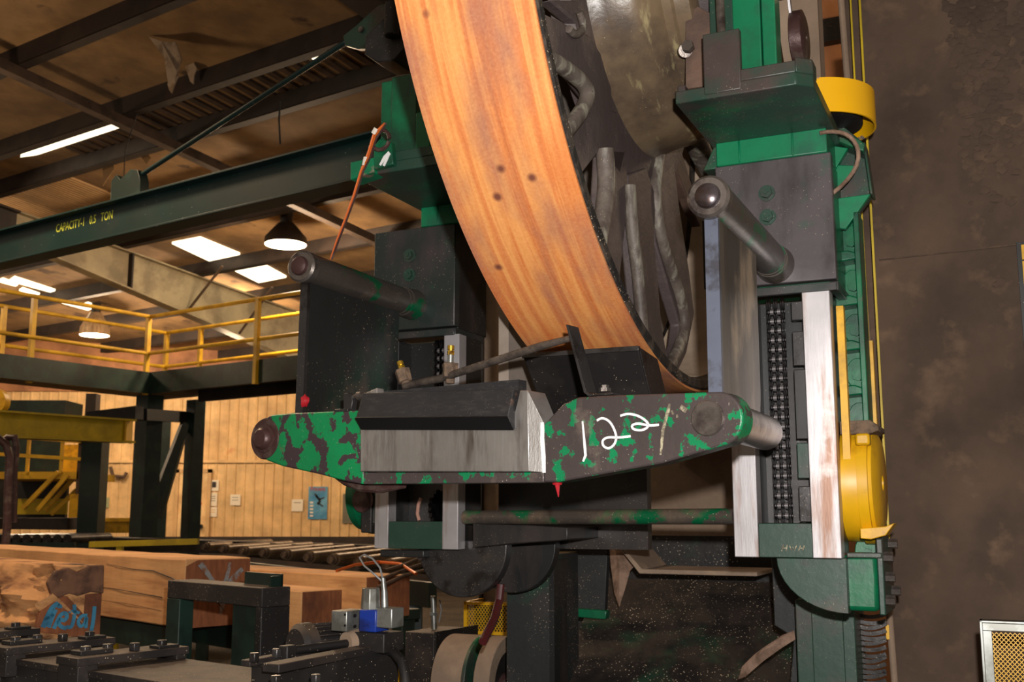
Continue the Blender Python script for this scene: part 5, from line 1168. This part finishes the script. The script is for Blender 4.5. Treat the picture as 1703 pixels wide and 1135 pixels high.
p_ = build('junction_box', MB().box(G, F3(240, 800, 17).x, F3(252, 800, 17).x, 17, 17.2, F3(245, 845, 17).z-CZ, F3(245, 770, 17).z-CZ), m['black']); tag(p_, 'black box fixed between the green support posts', 'box')
# yellow crane beam
cbm = thing('crane_beam', 'dull yellow crane beam entering from the left edge', 'beam', G, -4.5, 11, .8)
def ibeam(mb, a, b, h, w, tf):
    bar3(mb, a-ZX*(h/2-tf/2), b-ZX*(h/2-tf/2), w, tf); bar3(mb, a+ZX*(h/2-tf/2), b+ZX*(h/2-tf/2), w, tf); bar3(mb, a, b, .02, h-2*tf); return mb
build('beam', ibeam(MB(), F3(-40, 704, 10.2), F3(214, 718, 12), .26, .22, .02), m['olive'], cbm)
build('end_stop', bar3(MB(), F3(214, 718, 12)-ZX*.13, F3(214, 718, 12)+ZX*.13, .02, .2), m['yellow_bg'], cbm)
hb2 = build('hoist_box', MB().box(G, F3(-20, 680, 12).x, F3(108, 680, 12).x, 12, 12.5, F3(50, 695, 12).z-CZ, F3(50, 666, 12).z-CZ), m['green_dark']); tag(hb2, 'dark green hoist box resting above the crane beam', 'hoist')
hdm = thing('hoist_drum', 'yellow round hoist drum cut by the left picture edge', 'drum', G, F3(-8, 670, 11).x, 11, F3(0, 690, 11).z-CZ)
build('drum', MB().tube(F3(-14, 668, 11), F3(-14, 668, 11)+Vector((.0, .12, 0)), .14, 32), m['yellow'], hdm)
# yellow railed platform at the left
yp_ = thing('operator_platform', 'yellow railed operator platform with stairs at the left edge', 'platform', G, F3(60, 800, 16).x, 16, -1.6)
Yp = 16
def gb(x0, y0, x1, y1, Y, t_=.1): return MB().box(G, F3(x0, y0, Y).x, F3(x1, y0, Y).x, Y, Y+t_, F3(x0, y1, Y).z-CZ, F3(x0, y0, Y).z-CZ)
build('deck_edge', gb(-30, 785, 130, 797, Yp, 1.5), m['yellow_bg'], yp_)
build('top_rail', bar3(MB(), F3(-30, 723, Yp), F3(135, 735, Yp), .05, .05), m['yellow_bg'], yp_); build('mid_rail', bar3(MB(), F3(-30, 754, Yp), F3(135, 764, Yp), .05, .05), m['yellow_bg'], yp_)
for x in (47, 103): build('post', MB().box(G, F3(x-2, 750, Yp).x, F3(x+2, 750, Yp).x, Yp-.02, Yp+.04, F3(0, 788, Yp).z-CZ, F3(0, 727, Yp).z-CZ), m['yellow_bg'], yp_)
build('cabin_wall', gb(-30, 728, 103, 788, Yp+1.2, .1), m['green_dark'], yp_)
build('yellow_side', gb(103, 740, 131, 800, Yp+1.2, .1), m['yellow'], yp_)
build('column', gb(116, 822, 131, 874, Yp-.3, .25), m['yellow'], yp_)
build('column', gb(131, 730, 137, 870, Yp, .2), m['brace'], yp_)
for i, (xa, ya, xb, yb_, Y) in enumerate(((97, 785, 38, 846, Yp), (113, 790, 62, 850, Yp), (125, 793, 75, 850, Yp+.8), (128, 815, 85, 856, Yp+.8))):
    build('stair_rail', bar3(MB(), F3(xa, ya, Y), F3(xb, yb_, Y), .05, .06), m['yellow_bg'], yp_)
build('under_wall', gb(-30, 797, 112, 870, Yp+1.3, .1), m['black'], yp_)
build('under_guard', gb(30, 830, 112, 856, Yp+1.1, .05), m['olive'], yp_)
ylw = thing('yellow_barrier', 'low yellow barrier between the dark column and the green posts', 'barrier', G, F3(190, 875, 16).x, 16, -1.6)
build('panel', gb(150, 868, 217, 887, 16, .1), m['yellow'], ylw); build('top_rail', gb(150, 862, 217, 868, 15.9, .3), m['yellow'], ylw)
hz_ = thing('hose_stand', 'dark pipe stand with curved hoses at the left edge', 'stand', G, F3(15, 800, 8).x, 8, -1.6)
build('pipe', MB().path([F3(12, 880, 8), F3(14, 800, 8), F3(16, 760, 8), F3(10, 740, 8), F3(-5, 728, 8)], .03, 10), m['pinrust'], hz_)
build('pipe', MB().path([F3(22, 870, 8.1), F3(23, 790, 8.1), F3(27, 745, 8.1), F3(24, 727, 8.1), F3(14, 728, 8.1), F3(2, 738, 8.1)], .027, 10), m['pinrust'], hz_)
build('pipe', MB().tube(Vector((F3(12, 880, 8).x, 8, 0)), F3(12, 870, 8), .03, 10), m['pinrust'], hz_)

# ================================================================ jib crane beam with stencil
jd = R.unp(650, 250, 0.0) if False else None
pj = F3(650, 285, 4.7); jd = pj.x*R.n + pj.y*R.c
def jq(x, y, dd_=0): return R.unp(x, y, jd+dd_)
zj0 = jq(650, 285)[1]; zj1 = jq(650, 208)[1]; sj1 = jq(655, 250)[0]; sj0 = jq(-60, 400)[0]-1.5
jb = thing('jib_beam', 'blue green jib crane beam stencilled with its capacity', 'beam', R, sj0, jd, zj0)
hj = zj1-zj0
jw_ = build('web', MB().box(R, sj0, sj1, jd+.055, jd+.065, zj0+.01, zj1-.01), m['green_beam'], jb)
build('flange', MB().box(R, sj0, sj1, jd, jd+.12, zj0, zj0+.012), m['green_beam'], jb, bevel=.002)
build('flange', MB().box(R, sj0, sj1, jd, jd+.12, zj1-.012, zj1), m['green_beam'], jb, bevel=.002)
tx0 = R.unp(93, 384, jd+.055); tx1 = R.unp(198, 352, jd+.055)
size = .072
build('capacity_text', text_mb('CAPACITY-1   0.5   TON', size, lambda X, dd_, Z: R.P(tx0[0]+X*(tx1[0]-tx0[0])/ .84*1.0, jd+.0545-dd_, tx0[1]-.012+Z), ext=.0006), m['stencil'], jw_, label='yellow stencilled capacity text')
tie = thing('tie_rod', 'slender blue green tie rod sloping up from the jib beam to the mill top', 'rod', R, jq(220, 300)[0], jd+.06, zj1)
def JP(x, y, dd_=.06): q_ = R.unp(x, y, jd+dd_); return R.P(q_[0], jd+dd_, q_[1])
build('rod', MB().tube(JP(232, 293), JP(575, 70), .014, 14), m['green_beam'], tie)
build('clevis', MB().prism(R, [R.unp(x, y, jd+.05) for x, y in ((188, 340), (190, 302), (198, 292), (205, 300), (222, 283), (234, 284), (238, 300), (238, 324))], jd+.03, jd+.09), m['green_dark'], tie, bevel=.003)
build('gusset', MB().prism(R, [R.unp(x, y, jd+.05) for x, y in ((575, 62), (600, 42), (632, 12), (648, 8), (648, 80), (600, 84), (578, 78))], jd+.03, jd+.06), m['green_grime'], tie, bevel=.003)
build('bolt', MB().hexa(JP(602, 50, .03), Vector((-R.n, -R.c, 0)), .016, .012), m['cap'], tie)

# ================================================================ roof
H0, SL = 5.4, .112
def roof_pt(x, y, off=0.0):
    rs, rd, rz = R._sd(x, y); t_ = (H0-off)/(rz + SL*rd); return (t_*rs, t_*rd)
def RZ(d, off=0): return H0 - SL*d - off
def slope_box(mb, s0, s1, d0, d1, o0, o1):
    return mb.loft([R.P(s0, d0, RZ(d0, o1)), R.P(s1, d0, RZ(d0, o1)), R.P(s1, d0, RZ(d0, o0)), R.P(s0, d0, RZ(d0, o0))],
                   [R.P(s0, d1, RZ(d1, o1)), R.P(s1, d1, RZ(d1, o1)), R.P(s1, d1, RZ(d1, o0)), R.P(s0, d1, RZ(d1, o0))])
struct('ceiling', slope_box(MB(), -30, 3.5, 1.0, 34, -.05, 0), m['roof'])
struct('floor', MB().box(G, -30, 14, -3, 40, -1.65, -1.6), m['floor'])
pd = [roof_pt(145, 48, .1)[1], roof_pt(260, 160, .1)[1], roof_pt(330, 212, .1)[1]]
dE = roof_pt(400, 356, .1)[1]
pds = [pd[0]-1.5, pd[0], pd[1], pd[2], (pd[2]+dE)/2+.3, dE] + [dE+1.5*k for k in range(1, 11)]
lab = ['nearest', 'second nearest', 'third nearest', 'fourth nearest']
for i, d_ in enumerate(pds):
    mb = MB(); slope_box(mb, -26, 3, d_-.035, d_+.035, 0, .21); slope_box(mb, -26, 3, d_-.035, d_+.06, .20, .215)
    o_ = struct('trim_purlin', mb, m['purlin'])
# corrugated bare strip between the double purlins
cs = MB()
for k in range(70):
    s_ = -12+k*.18; slope_box(cs, s_, s_+.08, pd[1]+.05, pd[2]-.05, .002, .03)
struct('trim_corrugation', cs, m['brace'], smooth=False)
cs = MB()
sA, sB = roof_pt(-30, 330, .03)[0], roof_pt(205, 330, .03)[0]
for k in range(26):
    s_ = sA+(sB-sA)*k/26; slope_box(cs, s_, s_+(sB-sA)/52, pds[3]+.08, pds[3]+2.1, .002, .03)
struct('trim_decking', cs, m['deckrib'], smooth=False)
# skylight panels
def roof_quad(pts, off=.036, th=.034):
    q_ = [roof_pt(x, y, off) for x, y in pts]
    return MB().loft([R.P(s, d, RZ(d, off)) for s, d in q_], [R.P(s, d, RZ(d, off-th)) for s, d in q_])
sk = [([(286, 406), (333, 397), (399, 424), (348, 435)], 'larger bright skylight left of the lit lamp'), ([(382, 447), (432, 438), (476, 462), (430, 471)], 'bright skylight just right of the larger one'),
      ([(34, 262), (50, 247), (204, 196), (202, 212), (62, 258)], 'long broken skylight strip at the upper left'), ([(508, 90), (540, 76), (566, 82), (524, 102)], 'small bright skylight near the top of the tie rod'),
      ([(16, 468), (24, 462), (92, 484), (84, 487)], 'longest thin skylight strip above the yellow railing'), ([(0, 467), (5, 465), (30, 474), (26, 477), (0, 470)], 'shortest thin skylight strip at the left edge'),
      ([(92, 502), (98, 496), (154, 514), (146, 517)], 'thin skylight strip near the far lamp'), ([(32, 484), (38, 481), (66, 490), (60, 492)], 'small thin skylight strip between two longer strips'), ([(138, 508), (146, 505), (166, 512), (160, 515)], 'tiny skylight strip touching the far lamp cord')]
for i, (pts, lb) in enumerate(sk):
    o_ = build('skylight', roof_quad(pts), m['skyglow'], smooth=False); o_['kind'] = 'structure'; o_.name = 'window_%d' % (i+1)
# rafters
sr_, dr_ = roof_pt(320, 459, .22)
bigm = MB()
def rafter(s, d0, d1, b0, b1, wf=.22):
    """tapered plate girder: web depth b0 at d0 and b1 at d1"""
    mb = MB(); tw = .02
    z = lambda d, o: RZ(d, o)
    mb.prisms(R, [(d0, z(d0, .22)), (d1, z(d1, .22)), (d1, z(d1, b1)), (d0, z(d0, b0))], s-tw/2, s+tw/2)
    mb.prisms(R, [(d0, z(d0, b0)), (d1, z(d1, b1)), (d1, z(d1, b1)-.025), (d0, z(d0, b0)-.025)], s-wf/2, s+wf/2)
    mb.prisms(R, [(d0, z(d0, .21)), (d1, z(d1, .21)), (d1, z(d1, .235)), (d0, z(d0, .235))], s-wf/2, s+wf/2)
    return mb
fA = R.uns(67, 419, sr_); fB = R.uns(405, 563, sr_)
bo = lambda f: H0 - SL*f[0] - f[1]
gk = (bo(fB)-bo(fA))/(fB[0]-fA[0])
dA, dB = fA[0]-5, fB[0]+1.5
struct('trim_rafter', rafter(sr_, fA[0]-.4, dB, bo(fA)-.4*gk, bo(fB)+gk*1.5), m['rafter'])
q_ = R.uns(213, 440, sr_)
struct('trim_stiffener', MB().prisms(R, [(q_[0], RZ(q_[0], .22)), (q_[0]+.03, RZ(q_[0], .22)), (q_[0]+.03, RZ(q_[0], bo(fA)+gk*(q_[0]-fA[0]))), (q_[0], RZ(q_[0], bo(fA)+gk*(q_[0]-fA[0])))], sr_, sr_+.11), m['purlin'])
struct('trim_rafter_near', rafter(sr_, fA[0]-9, fA[0]-.4, .75, bo(fA)-.4*gk), m['purlin'])
q_ = roof_pt(520, 10, .3)
struct('trim_rafter_right', rafter(q_[0]+.75, 1.5, 12, .55, .55, .3), m['purlin'])
# light channel running with the rafters
q_ = roof_pt(310, 250, .25); mb = MB(); slope_box(mb, q_[0]-.06, q_[0]+.06, 2.5, 30, .22, .33)
struct('trim_strut', mb, m['brace'])
for (xa, ya, xb, yb_) in ((370, 443, 314, 515), (453, 478, 398, 555)):
    a_ = roof_pt(xa, ya, .25); p1 = R.P(a_[0], a_[1], RZ(a_[1], .25)); f_ = R.uns(xb, yb_, sr_+.1); p2 = R.P(sr_+.1, f_[0], f_[1])
    struct('trim_knee', MB().tube(p1, p2, .022, 8), m['brace'])
# torn insulation flaps
def flap(px, off, label, sc=1.0):
    rn_ = random.Random(len(label)); mb = MB()
    s_, d_ = roof_pt(px[0][0], px[0][1], .02)
    fr2 = R
    P_ = []
    for x, y in px:
        q_ = R.unp(x, y, d_); P_.append(q_)
    n_ = len(P_); vs = []
    for dd_ in (0, .012):
        for (s2_, z2_) in P_: vs.append(R.P(s2_, d_+dd_+.05*math.sin(z2_*9), z2_))
    fs = [tuple(range(n_)), tuple(range(n_, 2*n_))[::-1]] + [(i, (i+1) % n_, n_+(i+1) % n_, n_+i) for i in range(n_)]
    mb.add(vs, fs); o_ = build('insulation_flap', mb, m['roof'] if 'large' not in label else mat('pale flap', (150, 132, 112), (120, 100, 80), scale=6, rough=.9)); tag(o_, label, 'insulation', 'torn roof insulation'); return o_
flap([(254, 64), (272, 70), (292, 70), (295, 95), (291, 118), (297, 128), (296, 140), (292, 158), (288, 152), (283, 142), (279, 120), (270, 98)], 0, 'large pale torn insulation flap hanging near the top left')
flap([(312, 112), (326, 106), (328, 114), (320, 126), (316, 138), (312, 134)], 0, 'smaller torn insulation scrap beside the large pale flap')
flap([(230, 258), (242, 255), (245, 262), (238, 272)], 0, 'brown insulation scrap above the jib beam')
flap([(166, 272), (185, 268), (184, 280), (176, 292), (172, 310), (168, 290)], 0, 'long brown insulation shred left of the tie rod clevis')
# hanging lamps
def lamp(px, py, Y, r, label, lit, hshade):
    c = F3(px, py, Y); s_ = c.x*R.c - c.y*R.n; d_ = c.x*R.n + c.y*R.c
    l = thing('high_bay_lamp', label, 'lamp', R, s_, d_, c.z-CZ, 'high bay lamps under the roof')
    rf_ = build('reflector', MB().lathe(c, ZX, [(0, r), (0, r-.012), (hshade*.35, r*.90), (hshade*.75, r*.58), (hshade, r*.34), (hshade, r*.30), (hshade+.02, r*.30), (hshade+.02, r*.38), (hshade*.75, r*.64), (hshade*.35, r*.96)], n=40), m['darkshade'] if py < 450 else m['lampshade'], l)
    build('lens', MB().lathe(c, ZX, [(-.005, .001), (-.005, r*.94), (.01, r*.94), (.01, .001)], n=32, closed=False), m['lampglow'], rf_, label='glowing lamp opening')
    build('ballast', MB().tube(c+ZX*(hshade+.02), c+ZX*(hshade+.2), r*.30, 16), m['black'], l)
    top = RZ(d_, 0)+CZ
    build('cord', MB().tube(c+ZX*(hshade+.2), Vector((c.x, c.y, top)), .012, 6), m['black'], l)
    return c
L1 = lamp(475, 407, 14.7, .30, 'brightly glaring high bay lamp above the left swing arm tube', True, .28)
L2 = lamp(157, 558, 20.5, .28, 'ribbed high bay lamp above the yellow railing, farther away', True, .42)
for nm, pts, lb in (('ceiling_pipe', [(0, 250), (60, 262), (200, 300)], ''),): pass
hc = build('hanging_cable', MB().path([F3(466, 168, 8), F3(464, 200, 8), F3(466, 240, 8)], .008, 6), m['black']); tag(hc, 'thin dark cable hanging from the roof above the jib beam', 'cable')
p_ = build('cable_drape', MB().path([F3(228, 190, 11), F3(208, 250, 11), F3(205, 320, 11)], .006, 6), m['black']); tag(p_, 'thin cable hanging in front of the decking at the left', 'cable')
# background seen at the top between upright and wall, right
tw_ = M.unp(1352, 40, 9); 
struct('wall_behind', MB().box(M, tw_[0]-1.2, tw_[0]+2.5, 9, 9.1, -1.6, 6), m['tan2'])
struct('trim_behind', MB().box(M, tw_[0]-1.2, tw_[0]+2.5, 8.9, 9, M.unp(1370, 78, 9)[1], M.unp(1370, 40, 9)[1]).box(M, tw_[0]+.3, tw_[0]+2.5, 8.9, 9, M.unp(1370, 135, 9)[1], M.unp(1370, 105, 9)[1]), m['black'])
# machine top block hiding the roof behind the wheel

# ================================================================ camera, light, view
cam_d = bpy.data.cameras.new('camera'); cam = bpy.data.objects.new('camera', cam_d); COL.objects.link(cam)
cam.location = (0, 0, CZ); cam.rotation_euler = (math.pi/2+TH, 0, 0)
cam_d.sensor_width = 36; cam_d.lens = 36*FPX/W; cam_d.clip_start = .05; cam_d.clip_end = 200
cam_d.dof.use_dof = True; cam_d.dof.focus_distance = 2.4; cam_d.dof.aperture_fstop = 10
scn.camera = cam
def light(kind, name, loc, energy, color, **k):
    l = bpy.data.lights.new(name, kind); l.energy = energy; l.color = color
    for a, b in k.items(): setattr(l, a, b)
    o = bpy.data.objects.new(name, l); COL.objects.link(o); o.location = loc; return o
# the photographer's flash, just above and right of the lens
fl = light('SPOT', 'camera_flash', (.07, .02, CZ+.16), 335, (1, .96, .92), shadow_soft_size=.022, spot_size=math.radians(100), spot_blend=.6)
fl.rotation_euler = (math.pi/2+TH-.02, 0, 0)
WARM = (1, .72, .46)
def down(name, p, e, size=.25): 
    o = light('POINT', name, p, e*.75, WARM, shadow_soft_size=size); return o
down('lamp_light', L1-ZX*.05, 700); down('lamp_light', L2-ZX*.05, 900)
for (x, y, z, e) in ((-9, 14, 5.2, 320), (-5, 19, 4.6, 360), (-1, 19.5, 4.4, 260), (-11, 19, 4.8, 320), (-5.5, 9, 4.2, 130), (1.5, 13, 5.0, 160)):
    down('hall_fill_light', (x, y, z), e)
down('hall_fill_light', (4.0, 6.6, 5.2), 160)  # added fill to brighten the tan wall behind the upright, no fixture
sp_ = light('SPOT', 'hall_fill_light', (-3.2, 5.2, 4.6), 340, WARM, shadow_soft_size=.25, spot_size=math.radians(130), spot_blend=.6)  # added fill spot that brightens the timbers, no fixture
w = bpy.data.worlds.new('world'); scn.world = w; w.use_nodes = True
w.node_tree.nodes['Background'].inputs[0].default_value = (1, .76, .54, 1); w.node_tree.nodes['Background'].inputs[1].default_value = .25
scn.view_settings.view_transform = 'Standard'; scn.view_settings.look = 'None'; scn.view_settings.exposure = 0; scn.view_settings.gamma = 1
scn.view_settings.use_curve_mapping = False
